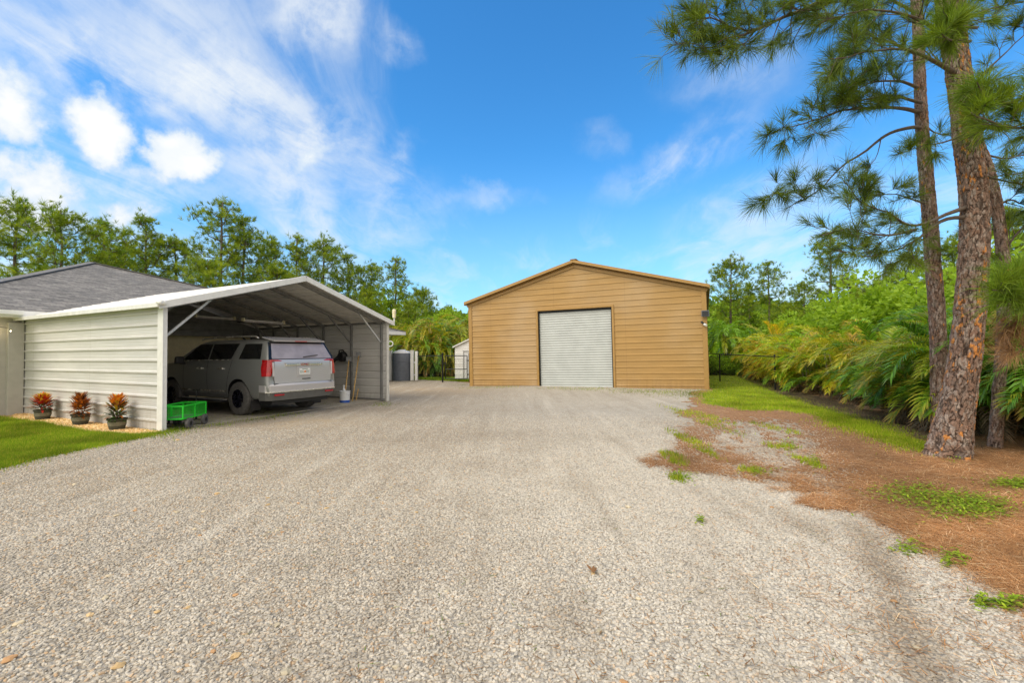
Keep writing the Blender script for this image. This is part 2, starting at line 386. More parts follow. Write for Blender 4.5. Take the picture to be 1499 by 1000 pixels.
def shingle_mat():
    m, T, p, o = newmat('shingles'); uv = T.node('ShaderNodeTexCoord').outputs['UV']
    br = T.node('ShaderNodeTexBrick'); T.put(br.inputs['Vector'], uv); br.inputs['Scale'].default_value = 1.
    br.inputs['Brick Width'].default_value = .34; br.inputs['Row Height'].default_value = .145; br.inputs['Mortar Size'].default_value = .006
    br.inputs['Color1'].default_value = (.115, .108, .10, 1); br.inputs['Color2'].default_value = (.23, .217, .20, 1); br.inputs['Mortar'].default_value = (.035, .035, .037, 1)
    n = T.noise(uv, 5, 5, .65); n2 = T.noise(uv, 130, 3, .6); n3 = T.noise(uv, .5, 4, .6)
    c = T.mix(1., br.outputs[0], T.mix(T.ramp(n, .3, .7), (.72, .72, .74), (1.3, 1.28, 1.25)), 'MULTIPLY')
    c = T.mix(1., c, T.mix(T.ramp(n2, .35, .65), (.75, .75, .75), (1.25, 1.25, 1.25)), 'MULTIPLY')
    c = T.mix(T.ramp(n3, .5, .75, 0, .3), c, (.07, .07, .075))
    T.put(p.inputs['Base Color'], c); p.inputs['Roughness'].default_value = .9
    sp = T.node('ShaderNodeSeparateXYZ'); T.put(sp.inputs[0], uv)
    saw = T.math('FRACT', T.math('DIVIDE', sp.outputs[1], .145))
    bump(T, p, T.math('SUBTRACT', T.math('MULTIPLY', br.outputs[1], -.5), saw), .6, .012); return m
MAT['shingle'] = shingle_mat()

# ------------------------------------------------------------------ ground
DP = [tuple(G(a, b)[:2]) for a, b in [(1020,576),(995,600),(978,640),(958,672),(965,698),(1040,700),(1130,716),(1225,745),(1300,792),(1380,832),(1440,872),(1499,915)]]
GRAVEL = [(-6.3,-8),(-6.6,2),(-6.83,5.0),(-6.83,6.13),(-6.93,6.76),(-6.85,7.32),(-6.70,8.16),(-6.75,8.85),(-6.62,9.12),(-5.9,10.35),(-5.1,12.1),(-4.6,13.2),(-3.9,14.7),
          (-7.2,20.0),(-7.3,26.1),(-3.0,24.9),(-2.3,24.3),(-2.0,22.3),(7.5,17.95)] + DP + [(2.85,1.6),(3.2,0),(3.6,-8)]
LAWN_L = [(-60,-8),(-60,40),(-14.6,12.5),(-10.75,10.72),(-8.3,9.22),(-7.05,8.75),(-6.75,8.85),(-6.70,8.16),(-6.85,7.32),(-6.93,6.76),(-6.83,6.13),(-6.83,5.0),(-6.6,2),(-6.3,-8)]
PEB = [(-14.9,12.4),(-10.9,10.60),(-8.3,9.12),(-7.15,8.72),(-6.9,9.0),(-14.5,13.3)]
LAWN_R = [tuple(G(a, b)[:2]) for a, b in [(1020,577),(1036,590),(1085,600),(1140,601),(1190,606),(1225,624),(1280,640),(1350,659),(1345,652),(1225,600),(1170,585),(1135,572)]] + [(12.4,22),(14.2,27.5),(15,33),(9,33),(8,18)]
LAWN_B = [(-40,26.3),(-5,26.2),(-2.4,24.9),(4,28),(16,33),(40,60),(-40,60)]
COURT_R = [tuple(G(a, b)[:2]) for a, b in [(1035,602),(1110,603),(1180,618),(1215,660),(1262,742),(1200,738),(1100,718),(1040,704),(1005,660)]]
RUT = [tuple(G(a, b)[:2]) for a, b in [(1240,765),(1262,800),(1282,850),(1292,900),(1318,960),(1350,1030),(1405,1030),(1372,950),(1345,880),(1318,825),(1275,775)]]
def E(px, py, rx, ry):   # ellipse on the ground from photo-sized radii
    c = G(px, py); a = G(px+rx, py); b = G(px, py+ry); return (c[0], c[1], max(.05, np.linalg.norm((a-c)[:2])), max(.05, np.linalg.norm((b-c)[:2])))
STRAWP = [E(1010,680,60,22), E(1120,606,70,8), E(1225,738,45,12), E(1060,672,45,9), E(1085,612,30,9), E(1160,715,50,6), E(1180,600,20,5)]
GRASSP = [E(1012,608,26,20), E(1035,622,14,12), E(1030,660,12,14), E(1000,640,16,16), E(990,672,16,12), E(1130,628,14,10), E(1140,655,20,5), E(1185,680,12,10), E(1100,690,20,6), E(990,700,12,6)]
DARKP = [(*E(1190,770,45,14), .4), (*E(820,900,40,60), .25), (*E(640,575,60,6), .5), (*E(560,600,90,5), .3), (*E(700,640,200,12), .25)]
YELP = [E(250,700,260,40), E(620,570,80,8), E(430,620,120,8)]
def gz(x, y):
    """ground height"""
    x = np.asarray(x, float); y = np.asarray(y, float)
    r = np.sqrt(x*x+y*y); near = np.clip((40-r)/30, 0, 1)
    z = (fbm(x+31, y+7, .45, 3)-.5)*.07*near
    z = z-.10*np.exp(-((x+2.8)**2/9+(y-23)**2/9))
    return z*np.clip((r-.5)/3, 0, 1)
def masks(x, y):
    n1 = fbm(x, y, 1.1, 5)-.5; n2 = fbm(x+50, y+20, 5., 4)-.5; n3 = fbm(x+5, y+60, 16., 3)-.5; n = n1*.8+n2*.5+n3*.35
    dg = sdf(x, y, GRAVEL)
    amt = np.clip((x-0)/3, .12, 1)*np.clip(y/7, .5, 1)
    nw = np.clip((y-6)/4, 0, 1); nn = n*1.3*nw+(n2*.30+n3*.5)*(1-nw)*.8
    g = 1/(1+np.exp(np.clip((dg-.03-.20*(1-nw)*np.clip(x, 0, 1)+nn*amt)/(.05+.10*amt*nw), -30, 30)))
    ll = sdf(x, y, LAWN_L); lr = sdf(x, y, LAWN_R); lb = sdf(x, y, LAWN_B)
    sg = lambda d, s, k: 1/(1+np.exp(np.clip((d+n*k)/s, -30, 30)))
    la = np.maximum(np.maximum(sg(ll, .08, .45), sg(lr, .16, 1.0)), sg(lb, .3, .5))
    far = np.clip((np.sqrt(x*x+y*y)-30)/5, 0, 1); la = np.maximum(la, far)
    # patchy mix at the right: thin gravel over straw, weeds in the gravel
    ct = sg(sdf(x, y, COURT_R), .18, .9)*np.clip(.70+n*2.6+n3*2.2, 0, 1)
    g = np.maximum(g, ct*.85)
    st = np.zeros_like(x); gr = np.zeros_like(x)
    for cx, cy, a, b in STRAWP: st = np.maximum(st, np.exp(-((x-cx)/a)**2-((y-cy)/b)**2))
    for cx, cy, a, b in GRASSP: gr = np.maximum(gr, np.exp(-((x-cx)/a)**2-((y-cy)/b)**2))
    st = np.clip((st*.9+n*2.4*np.clip(st*3, 0, 1)-.45)*2.5, 0, 1); gr = np.clip(gr*1.2+n*1.6*np.clip(gr*4, 0, 1)-.3, 0, .5)*np.clip(.6+n3*6, 0, 1)
    g = g*(1-st*.85)*(1-gr*.6); la = np.maximum(la*(1-.0*st), gr)
    g = np.where(x < -3, np.maximum(g, 1-la), g)
    peb = sg(sdf(x, y, PEB), .04, .1); g = g*(1-peb)
    la = la*(1-peb); la = np.minimum(la, 1-g*.999*(gr < .05))
    dk = np.zeros_like(x)
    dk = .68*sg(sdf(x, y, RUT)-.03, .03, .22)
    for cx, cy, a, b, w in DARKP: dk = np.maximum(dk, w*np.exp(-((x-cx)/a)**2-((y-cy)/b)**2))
    ye = np.zeros_like(x)
    for cx, cy, a, b in YELP: ye = np.maximum(ye, np.exp(-((x-cx)/a)**2-((y-cy)/b)**2))
    rut = np.zeros_like(x)
    return g, la, peb, dk, ye
def ground_mat():
    m, T, p, o = newmat('ground_cover')
    A = T.node('ShaderNodeAttribute', attribute_name='cover'); sp = T.node('ShaderNodeSeparateColor'); T.put(sp.inputs[0], A.outputs['Color'])
    B = T.node('ShaderNodeAttribute', attribute_name='soil'); sq = T.node('ShaderNodeSeparateColor'); T.put(sq.inputs[0], B.outputs['Color'])
    gm, lm, pm = sp.outputs[0], sp.outputs[1], sp.outputs[2]; dk, ye = sq.outputs[0], sq.outputs[1]
    tc = T.node('ShaderNodeTexCoord').outputs['Object']
    nb = T.noise(tc, .35, 5, .6); nm = T.noise(tc, 2.2, 5, .6); nf = T.noise(tc, 14, 5, .65); nff = T.noise(tc, 60, 4, .6)
    wv = T.vm('ADD', tc, T.vm('SCALE', T.node('ShaderNodeTexNoise').outputs['Color'], scale=.0))
    # gravel: three sizes of stones
    vo = T.node('ShaderNodeTexVoronoi'); T.put(vo.inputs['Vector'], tc); vo.inputs['Scale'].default_value = 34
    vo2 = T.node('ShaderNodeTexVoronoi'); T.put(vo2.inputs['Vector'], tc); vo2.inputs['Scale'].default_value = 62
    vo3 = T.node('ShaderNodeTexVoronoi'); T.put(vo3.inputs['Vector'], tc); vo3.inputs['Scale'].default_value = 15
    ve = T.voro(tc, 34, 'DISTANCE_TO_EDGE')
    s1 = T.node('ShaderNodeSeparateColor'); T.put(s1.inputs[0], vo.outputs['Color'])
    stone = T.mix(s1.outputs[0], (.31, .275, .225), (.56, .505, .42))
    stone = T.mix(T.ramp(s1.outputs[1], .84, .97, 0, .7), stone, (.50, .33, .18))
    stone = T.mix(T.ramp(s1.outputs[2], .82, .97, 0, .7), stone, (.24, .23, .21))
    stone = T.mix(T.ramp(vo.outputs['Distance'], .35, .75, 0, .62), stone, (.17, .145, .115))  # gaps between stones darkened in the colour, painted as occlusion shade
    stone = T.mix(T.ramp(vo2.outputs['Distance'], .5, .85, 0, .35), stone, (.22, .19, .15))
    gx = T.node('ShaderNodeSeparateXYZ'); T.put(gx.inputs[0], tc); stone = T.mix(T.ramp(T.math('ADD', gx.outputs[0], T.math('MULTIPLY', T.math('SUBTRACT', nb, .5), 5.)), -2., 2., 0, .28), stone, (.68, .65, .58))
    stone = T.mix(T.ramp(nb, .35, .65, 0, .30), stone, (.30, .27, .22))
    stone = T.mix(T.ramp(nm, .45, .75, 0, .30), stone, (.30, .25, .19))
    stone = T.mix(T.math('MULTIPLY', ye, T.ramp(nm, .35, .65, .1, .6)), stone, (.44, .33, .20))
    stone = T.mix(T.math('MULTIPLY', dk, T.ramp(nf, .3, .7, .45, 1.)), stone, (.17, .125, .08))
    # faint wheel tracks running towards the shop, laid in the stone dust
    mt = T.node('ShaderNodeMapping'); T.put(mt.inputs[0], tc); mt.inputs['Rotation'].default_value = (0, 0, radians(12)); mt.inputs['Scale'].default_value = (3.0, .22, 1)
    trk = T.noise(mt.outputs[0], 1., 5, .6); stone = T.mix(T.ramp(trk, .50, .70, 0, .28), stone, (.24, .20, .15)); stone = T.mix(T.ramp(trk, .46, .30, 0, .30), stone, (.62, .58, .50))
    # lawn soil
    gr = T.mix(T.ramp(nm, .3, .7), (.12, .19, .018), (.24, .32, .035))
    gr = T.mix(T.ramp(nf, .35, .7, 0, .6), gr, (.26, .32, .05)); gr = T.mix(T.ramp(nb, .5, .72, 0, .45), gr, (.33, .32, .09))
    gr = T.mix(T.ramp(nff, .45, .75, 0, .55), gr, (.07, .11, .012))
    # pine straw
    m1 = T.node('ShaderNodeMapping'); T.put(m1.inputs[0], tc); m1.inputs['Rotation'].default_value = (0, 0, .5); m1.inputs['Scale'].default_value = (9, 60, 1)
    m2 = T.node('ShaderNodeMapping'); T.put(m2.inputs[0], tc); m2.inputs['Rotation'].default_value = (0, 0, -.75); m2.inputs['Scale'].default_value = (60, 9, 1)
    q1 = T.noise(m1.outputs[0], 1, 3, .6); q2 = T.noise(m2.outputs[0], 1, 3, .6)
    stw = T.mix(T.ramp(q1, .35, .65), (.15, .08, .045), (.42, .24, .125)); stw = T.mix(T.ramp(q2, .45, .7, 0, .7), stw, (.50, .31, .18))
    stw = T.mix(T.ramp(nm, .4, .7, 0, .5), stw, (.22, .115, .055)); stw = T.mix(T.ramp(nb, .5, .7, 0, .35), stw, (.42, .33, .24))
    pv = T.node('ShaderNodeTexVoronoi'); T.put(pv.inputs['Vector'], tc); pv.inputs['Scale'].default_value = 26
    s2 = T.node('ShaderNodeSeparateColor'); T.put(s2.inputs[0], pv.outputs['Color'])
    peb = T.mix(s2.outputs[0], (.42, .27, .12), (.72, .56, .33)); peb = T.mix(T.ramp(pv.outputs['Distance'], .4, .8, 0, .8), peb, (.14, .09, .04))
    c = T.mix(T.ramp(T.math('ADD', lm, T.math('MULTIPLY', T.math('SUBTRACT', nf, .5), .9)), .38, .62), stw, gr)
    gsel = T.ramp(T.math('ADD', gm, T.math('MULTIPLY', T.math('SUBTRACT', nff, .5), .7)), .42, .58)
    c = T.mix(gsel, c, stone); c = T.mix(T.ramp(T.math('ADD', pm, T.math('MULTIPLY', T.math('SUBTRACT', nff, .5), .5)), .4, .6), c, peb)
    T.put(p.inputs['Base Color'], c); p.inputs['Roughness'].default_value = .95; p.inputs['Specular IOR Level'].default_value = .15
    h = T.math('SUBTRACT', 1., vo.outputs['Distance']); h2 = T.math('SUBTRACT', 1., vo2.outputs['Distance'])
    hh = T.math('ADD', T.math('MULTIPLY', T.math('ADD', h, T.math('MULTIPLY', h2, .4)), gsel), T.math('MULTIPLY', T.math('ADD', q1, q2), .5))
    bump(T, p, hh, .9, .018); return m
MAT['ground'] = ground_mat()
def build_ground():
    NA, NR = 620, 430
    ang = np.concatenate([np.linspace(-75, 75, NA-40), np.linspace(80, 280, 40)])*pi/180
    rad = np.geomspace(.6, 900, NR)
    A_, R_ = np.meshgrid(ang, rad); X = R_*np.sin(A_); Y = R_*np.cos(A_); Z = gz(X, Y)
    g, la, pb, dk, ye = masks(X, Y)
    V = np.stack([X, Y, Z], -1).reshape(-1, 3)
    i = np.arange(NR-1)[:, None]; j = np.arange(NA)[None]
    Fq = np.stack([i*NA+j, (i+1)*NA+j, (i+1)*NA+(j+1) % NA, i*NA+(j+1) % NA], -1)      # (NR-1,NA,4)
    gf = g.reshape(-1)[Fq].mean(-1); lf = la.reshape(-1)[Fq].mean(-1); pf = pb.reshape(-1)[Fq].mean(-1)
    cls = np.zeros(gf.shape, int); cls[lf > .5] = 1; cls[gf > .5] = 2; cls[pf > .5] = 3
    cx = X.reshape(-1)[Fq].mean(-1)
    cls[(cls == 0) & (cx < 0)] = 2
    cover = np.stack([g, la, pb], -1).reshape(-1, 3); soil = np.stack([dk, ye, ye*0], -1).reshape(-1, 3)
    # centre cap
    for c, name in ((0, 'pine_straw_ground'), (1, 'lawn'), (2, 'gravel_driveway'), (3, 'pebble_bed')):
        f = Fq[cls == c].reshape(-1, 4)
        idx, inv = np.unique(f, return_inverse=True); fv = inv.reshape(-1, 4)
        vv = V[idx]; cc = cover[idx]; ss = soil[idx]
        if c == 2:
            n0 = len(vv); vv = np.concatenate([vv, [[0, 0, 0]]]); cc = np.concatenate([cc, [[1, 0, 0]]]); ss = np.concatenate([ss, [[0, 0, 0]]])
            pos = {k: q for q, k in enumerate(idx)}
            extra = [(n0, pos.get((j0+1) % NA, n0), pos.get(j0, n0), n0) for j0 in range(0)]
        me = bpy.data.meshes.new(name); me.from_pydata(vv.tolist(), [], fv[:, ::-1].tolist())
        for an, dd in (('cover', cc), ('soil', ss)):
            at = me.attributes.new(an, 'FLOAT_COLOR', 'POINT'); at.data.foreach_set('color', np.concatenate([dd, np.ones((len(dd), 1))], 1).astype(np.float32).ravel())
        me.polygons.foreach_set('use_smooth', [True]*len(me.polygons)); me.materials.append(MAT['ground'])
        o = bpy.data.objects.new(name, me); COL.objects.link(o); tag(o, kind='structure')
build_ground()

# ------------------------------------------------------------------ ribbed metal siding
def ribbed(mb, xl, xr, z0, z1, P, pitch, off=0., rib=.018, base=.07, top=.03, m=0, holes=(), side=1):
    """horizontal ribs; xl/xr functions of z; P(x, o, z) -> point, o = outward offset; holes = (x0,x1,z0,z1)"""
    prof = []
    k = math.ceil((z0-off)/pitch)-1
    zs = []
    while True:
        zc = off+k*pitch
        if zc-base/2 > z1: break
        for dz, o in ((-base/2, 0), (-top/2, rib), (top/2, rib), (base/2, 0)): zs.append((zc+dz, o))
        # two minor swages between the ribs
        for fr in (.36, .64):
            for dz, o in ((-.012, 0), (0, rib*.09), (.012, 0)): zs.append((zc+pitch*fr+dz, o))
        k += 1
    def off_at(z):
        for (a, oa), (b, ob) in zip(zs[:-1], zs[1:]):
            if a <= z <= b and b > a: return oa+(ob-oa)*(z-a)/(b-a)
        return 0.
    zz = [z for z, _ in zs if z0 < z < z1]+[z0, z1]
    for h in holes: zz += [h[2], h[3]]
    zz = sorted(set(round(min(max(z, z0), z1), 5) for z in zz))
    for a, b in zip(zz[:-1], zz[1:]):
        if b-a < 1e-5: continue
        mid = (a+b)/2; segs = [(None, None)]; cuts = [h for h in holes if h[2]-1e-6 < mid < h[3]+1e-6]
        oa, ob = off_at(a), off_at(b)
        edges = [(xl(a), xl(b))]
        for h in cuts: edges += [(h[0], h[0]), (h[1], h[1])]
        edges.append((xr(a), xr(b)))
        for e in range(0, len(edges), 2):
            (la, lb), (ra, rb) = edges[e], edges[e+1]
            if ra-la < 1e-4 and rb-lb < 1e-4: continue
            mb.quad(P(la, oa, a), P(ra, oa, a), P(rb, ob, b), P(lb, ob, b), m)

# ------------------------------------------------------------------ tan metal shop
def build_shop():
    W_, H, R, L = 10.42, 4.05, 5.50, 13.0
    yaw, ty = -.400, -.014
    t = thing('metal_shop_building', 'large tan ribbed metal shop with a closed pale roll up door behind the gravel', 'building',
              (7.606, 17.795, 0), rot=(0, ty, yaw))
    # local: x from -W_ (left) to 0 (right), y back, z up
    gab = lambda z: 0 if z < H else (z-H)/(R-H)*W_/2
    door = (-6.985, -3.60, -.2, 3.448)
    B = -.45
    f = MB(); ribbed(f, lambda z: -W_+gab(z)+.0, lambda z: -gab(z), B, R, lambda x, o, z: (x, -o, z), .2535, off=.14, rib=.018, base=.065, top=.026, holes=[door]); f.build('front_wall', MAT['tan'], t)
    for x, s, nm in ((0, 1, 'side_wall'), (-W_, -1, 'side_wall')):
        f = MB(); ribbed(f, lambda z: 0., lambda z: L, B, H, (lambda x0, s0: lambda y, o, z: (x0+s0*o, y, z))(x, s), .2535, off=.14); f.build(nm, MAT['tan'], t)
    f = MB(); ribbed(f, lambda z: -W_+gab(z), lambda z: -gab(z), B, R, lambda x, o, z: (x, L+o, z), .2535, off=.14); f.build('back_wall', MAT['tan'], t)
    # corner trims
    for x in (0, -W_):
        c = MB(); s = 1 if x == 0 else -1
        c.box((x-s*.06, -.028, (H+B)/2), (.17, .02, H-B)); c.box((x+s*.028, .06, (H+B)/2), (.02, .17, H-B)); c.build('corner_trim', MAT['tan_trim'], t, bevel=.004)
    # roof with overhang, ribs down the slope direction
    ov, og = .16, .20
    sl = (R-H)/(W_/2)
    for s in (-1, 1):
        r_ = MB(); xc = -W_/2; n = 56
        ex = s*(W_/2+ov); ez = H-sl*ov
        for k in range(n):
            y0 = -og+(L+2*og)*k/n; y1 = -og+(L+2*og)*(k+1)/n; w = (y1-y0)
            a = lambda y, u, h: (xc+ex*u, y, R+.05+(ez-R)*u+h)
            for (ya, ha), (yb, hb) in zip([(y0, 0), (y0+w*.7, 0), (y0+w*.78, .02), (y0+w*.92, .02)], [(y0+w*.7, 0), (y0+w*.78, .02), (y0+w*.92, .02), (y1, 0)]):
                r_.quad(a(ya, 0, ha), a(yb, 0, hb), a(yb, 1, hb), a(ya, 1, ha))
        r_.quad((xc, -og, R+.03), (xc, L+og, R+.03), (xc+ex, L+og, ez+.03), (xc+ex, -og, ez+.03))
        r_.build('roof_sheet', MAT['roofedge'], t)
        # gable fascia: a deep outer board and an inner hat trim, as two shadow lines
        g = MB()
        for dy, h, dz in ((-og-.005, .12, .045), (-.045, .11, -.15)):
            g.beam((xc, dy, R+dz-h/2+.02), (xc+ex*(1 if dy < -.1 else .985), dy, ez+dz-h/2+.02 if dy < -.1 else H+dz-h/2+.03), .025, h)
        g.build('gable_trim', MAT['tan_trim'], t)
        sf = MB(); sf.quad((xc, -og, R-.09), (xc, -.0, R-.09), (xc+ex, 0, ez-.09), (xc+ex, -og, ez-.09)); sf.build('soffit', MAT['tan_trim'], t)
        e = MB(); e.box((xc+s*(W_/2+ov+.0), L/2, ez-.02), (.03, L+2*og, .14)); e.build('eave_trim', MAT['tan_trim'], t)
    rc = MB(); rc.box((-W_/2, L/2, R+.09), (.30, L+2*og+.02, .02)); rc.build('ridge_cap', MAT['tan_trim'], t, bevel=.01)
    # door
    x0, x1, _, z1 = door
    d = MB(); n = 34; p_ = (z1+.2)/n
    for k in range(n):
        zb = -.2+p_*k; pr = [(0, 0), (.2, .003), (.38, .011), (.55, .013), (.75, .010), (.93, .002), (1, 0)]
        for (a, oa), (b, ob) in zip(pr[:-1], pr[1:]):
            d.quad((x0, .10-oa, zb+p_*a), (x1, .10-oa, zb+p_*a), (x1, .10-ob, zb+p_*b), (x0, .10-ob, zb+p_*b))
    dr = d.build('roll_up_door', MAT['shutter'], t)
    b = MB(); b.box(((x0+x1)/2, .07, .03), (x1-x0-.06, .05, .09)); b.build('bottom_bar', MAT['galv'], dr)
    tr = MB()
    for x in (x0, x1): tr.box((x, .03, (z1+B)/2), (.085, .16, z1-B))
    tr.box(((x0+x1)/2, .03, z1+.045), (x1-x0+.085, .16, .09)); tr.build('door_trim', MAT['tan_trim'], t, bevel=.004)
    gd = MB()
    for x, s in ((x0+.065, 1), (x1-.065, -1)): gd.box((x, .06, z1/2-.1), (.05, .06, z1+.15))
    gd.box(((x0+x1)/2, .12, z1-.03), (x1-x0, .08, .14)); gd.build('door_guide', MAT['blackm'], t)
    fl = MB(); fl.box((-W_/2, L/2, -.15), (W_-.1, L-.1, .2)); fl.build('floor_slab', MAT['concrete'], t)
    # flood light and camera at the right corner: fixed to the wall, each a thing
    Mt = Matrix.Translation((7.606, 17.795, 0)) @ Euler((0, ty, yaw)).to_matrix().to_4x4()
    fl = thing('flood_light', 'small dark square flood light high on the right corner of the tan shop', 'lamp', Mt @ Vector((-.02, -.05, 2.95)), yaw)
    h = MB(); h.box((0, -.10, 0), (.28, .07, .24)); h.build('housing', MAT['slate'], fl, bevel=.012)
    h = MB(); h.box((0, -.03, -.02), (.07, .08, .06)); h.build('bracket', MAT['blackm'], fl)
    h = MB(); h.box((0, -.139, 0), (.23, .006, .19)); h.build('lens', MAT['glass_dark'], fl)
    cm = thing('security_camera', 'little white and black camera just under the flood light on the tan shop corner', 'camera', Mt @ Vector((-.06, -.03, 2.55)), yaw)
    h = MB(); h.cyl((0, .02, 0), (0, -.04, 0), .05); h.build('mount', MAT['blackm'], cm)
    h = MB(); h.cyl((-.02, -.03, -.01), (.06, -.17, -.06), .045, .045); h.build('camera_body', MAT['white'], cm, smooth=True, auto=40)
    h = MB(); h.cyl((-.05, -.04, .04), (-.10, -.13, .07), .035, .045); h.build('sensor_head', MAT['blackm'], cm, smooth=True, auto=40)
build_shop()

# ------------------------------------------------------------------ carport
CPO = Vector((-6.877, 9.058, 0)); CPY = 1.101
CM = Matrix.Translation(CPO) @ Matrix.Rotation(CPY, 4, 'Z')
CW, CL, CH, CR = 6.309, 6.84, 2.56, 3.50
def build_carport():
    t = thing('metal_carport', 'open fronted metal carport with cream ribbed side walls and white trim beside the gravel', 'carport', rot=(0, 0, 0))
    t.matrix_world = CM
    sl = (CR-CH)/(CW/2)
    def two_sided(name, x, s, lo, hi, z0, z1):
        f = MB()
        ribbed(f, lambda z: lo, lambda z: hi, z0, z1, lambda y, o, z: (x+s*(.0+o), y, z), .2412, off=.20, rib=.030, base=.062, top=.03)
        ribbed(f, lambda z: lo, lambda z: hi, z0, z1, lambda y, o, z: (x-s*.02+s*(o*.9), y, z), .2412, off=.20, rib=.02)
        return f.build(name, MAT['ltan'], t)
    two_sided('left_wall', 0, -1, 0.03, CL, -.1, CH-.06); two_sided('right_wall', CW, 1, 0.03, CL, -.1, CH-.06)
    # front corner posts with white trim
    for x, s in ((0, -1), (CW, 1)):
        c = MB(); wt = .08 if s < 0 else .03; c.box((x+s*(.04-wt/2), .05, CH/2-.05), (wt, .14, CH+.06)); c.box((x+s*.05, .05, CH/2-.05), (.015, .20, CH+.02)); c.build('corner_trim', MAT['white_trim'], t, bevel=.006)
        c = MB(); c.box((x+s*.035, CL-.04, CH/2), (.03, .08, CH)); c.build('corner_trim', MAT['white_trim'], t)
    nfr = 6
    for k in range(nfr):
        y = .16+(CL-.26)*k/(nfr-1)
        for x, s in ((.07, 1), (CW-.07, -1)):
            p = MB(); p.box((x, y, CH/2-.03), (.06, .06, CH)); p.build('post', MAT['frame'], t)
            # rafter with the haunch, plus knee brace
            r = MB(); r.beam((x, y, CH-.08), (CW/2, y, CR-.10-.0), .06, .075); r.build('rafter', MAT['frame'], t)
            b = MB(); b.beam((x, y+.03, 1.86), (x+s*.92, y+.03, CH-.10+sl*.92), .045, .045)
            b.build('knee_brace', MAT['white_trim' if (k == 0 and s == 1) else 'frame'] if k else MAT['galv'], t)
        # peak brace
        if k:
            b = MB(); b.beam((CW/2-.75, y, CR-.13-sl*.75), (CW/2+.75, y, CR-.13-sl*.75), .04, .05); b.build('peak_brace', MAT['frame'], t)
    for x in (.07, CW-.07):
        r = MB(); r.box((x, CL/2, .035), (.062, CL-.1, .06)); r.build('base_rail', MAT['frame'], t)
    for x in (.05, CW-.05):
        r = MB(); r.box((x, CL/2, CH-.06), (.064, CL-.1, .064)); r.build('top_rail', MAT['frame'], t)
    # roof sheets: ribs run along the ridge, so the profile goes down the slope
    for s in (-1, 1):
        slope_len = sqrt((CW/2+.17)**2+((CW/2+.17)*sl)**2); r = MB()
        c_ = cos(math.atan(sl)); s_ = sin(math.atan(sl))
        def P(d, o, y): return (CW/2+s*(d*c_+o*s_), y, CR-d*s_+o*c_)
        d = 0.; pts = []
        while d < slope_len:
            for dd, o in ((0, 0), (.075, 0), (.095, .02), (.125, .02), (.145, 0)): pts.append((min(d+dd, slope_len), o))
            d += .235
        pts.append((slope_len, 0))
        for layer in (0, -.004):
            for (a, oa), (b, ob) in zip(pts[:-1], pts[1:]):
                if b-a > 1e-5: r.quad(P(a, oa+layer, -.14), P(b, ob+layer, -.14), P(b, ob+layer, CL+.1), P(a, oa+layer, CL+.1))
        r.build('roof_sheet', MAT['roofmetal'], t)
        g = MB(); a = Vector(P(-.0, 0, -.15)); b = Vector(P(slope_len+.02, 0, -.15))
        g.beam(a-Vector((0, 0, .035)), b-Vector((0, 0, .035)), .02, .125); g.beam(a+Vector((0, .05, .032)), b+Vector((0, .05, .032)), .11, .012); g.build('gable_trim', MAT['white_trim'], t)
        e = MB(); a = Vector(P(slope_len, 0, -.15)); e.box((a.x+s*.015, CL/2-.03, a.z-.02), (.035, CL+.24, .09)); e.build('eave_trim', MAT['white_trim'], t, bevel=.006)
    # rear gable panel, lintel and king post
    f = MB(); lo = 2.2
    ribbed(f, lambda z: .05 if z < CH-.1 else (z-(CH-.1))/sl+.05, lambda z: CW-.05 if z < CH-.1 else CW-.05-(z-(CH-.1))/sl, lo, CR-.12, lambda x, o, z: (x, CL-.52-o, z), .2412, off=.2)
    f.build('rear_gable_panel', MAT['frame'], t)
    f = MB(); f.box((CW/2, CL-.58, lo), (CW-.2, .06, .09)); f.build('lintel', MAT['frame'], t)
    f = MB(); f.box((CW/2-.1, CL-.58, (lo+CR)/2-.1), (.07, .07, CR-lo-.2)); f.build('king_post', MAT['frame'], t)
    # slab
    s = MB(); s.box((CW/2, CL/2+.15, -.035), (CW-.12, CL-.1, .1)); s = s.build('carport_floor', MAT['concrete'], None); s.matrix_world = CM; tag(s, kind='structure')
    # two hanging shop lights
    for (x, y, z, L_, lab) in ((4.25, 3.1, 2.54, 1.5, 'slim white tube light nearest the opening under the carport roof'), (3.7, 4.7, 2.70, 1.3, 'slim white tube light deeper inside under the carport roof')):
        o = thing('tube_light', lab, 'lamp', CM @ Vector((x, y, z)), CPY+radians(8), 'tube lights under the carport roof')
        b = MB(); b.box((0, 0, 0), (L_, .05, .035)); b.build('housing', MAT['white_trim'], o, bevel=.01)
        b = MB(); b.cyl((-L_/2+.03, 0, -.04), (L_/2-.03, 0, -.04), .017, n=10); b.build('tube', MAT['whitelens'], o)
        for sx in (-1, 1):
            b = MB(); b.box((sx*L_/2, 0, .01), (.05, .10, .11)); b.build('end_cap', MAT['cream'], o, bevel=.01)
            b = MB(); b.cyl((sx*L_*.42, 0, .02), (sx*L_*.42, 0, .46), .004, n=6); b.build('hanger_wire', MAT['galv'], o)
    # corner flood lamp on the left eave
    o = thing('eave_floodlight', 'small twin white floodlight on the left front corner of the carport roof', 'lamp', CM @ Vector((-.17, -.18, CH-.02)), CPY)
    b = MB(); b.cyl((0, 0, .0), (0, .06, 0), .05); b.build('mount', MAT['white'], o)
    for sx in (-1, 1):
        b = MB(); b.lathe([(.02, 0), (.045, -.03), (.05, -.1), (.0, -.1)], n=14, M=Matrix.Translation((sx*.05, -.02, 0)) @ Matrix.Rotation(radians(-70), 4, 'X') @ Matrix.Rotation(radians(sx*25), 4, 'Y'))
        b.build('lamp_head', MAT['white'], o, smooth=True)
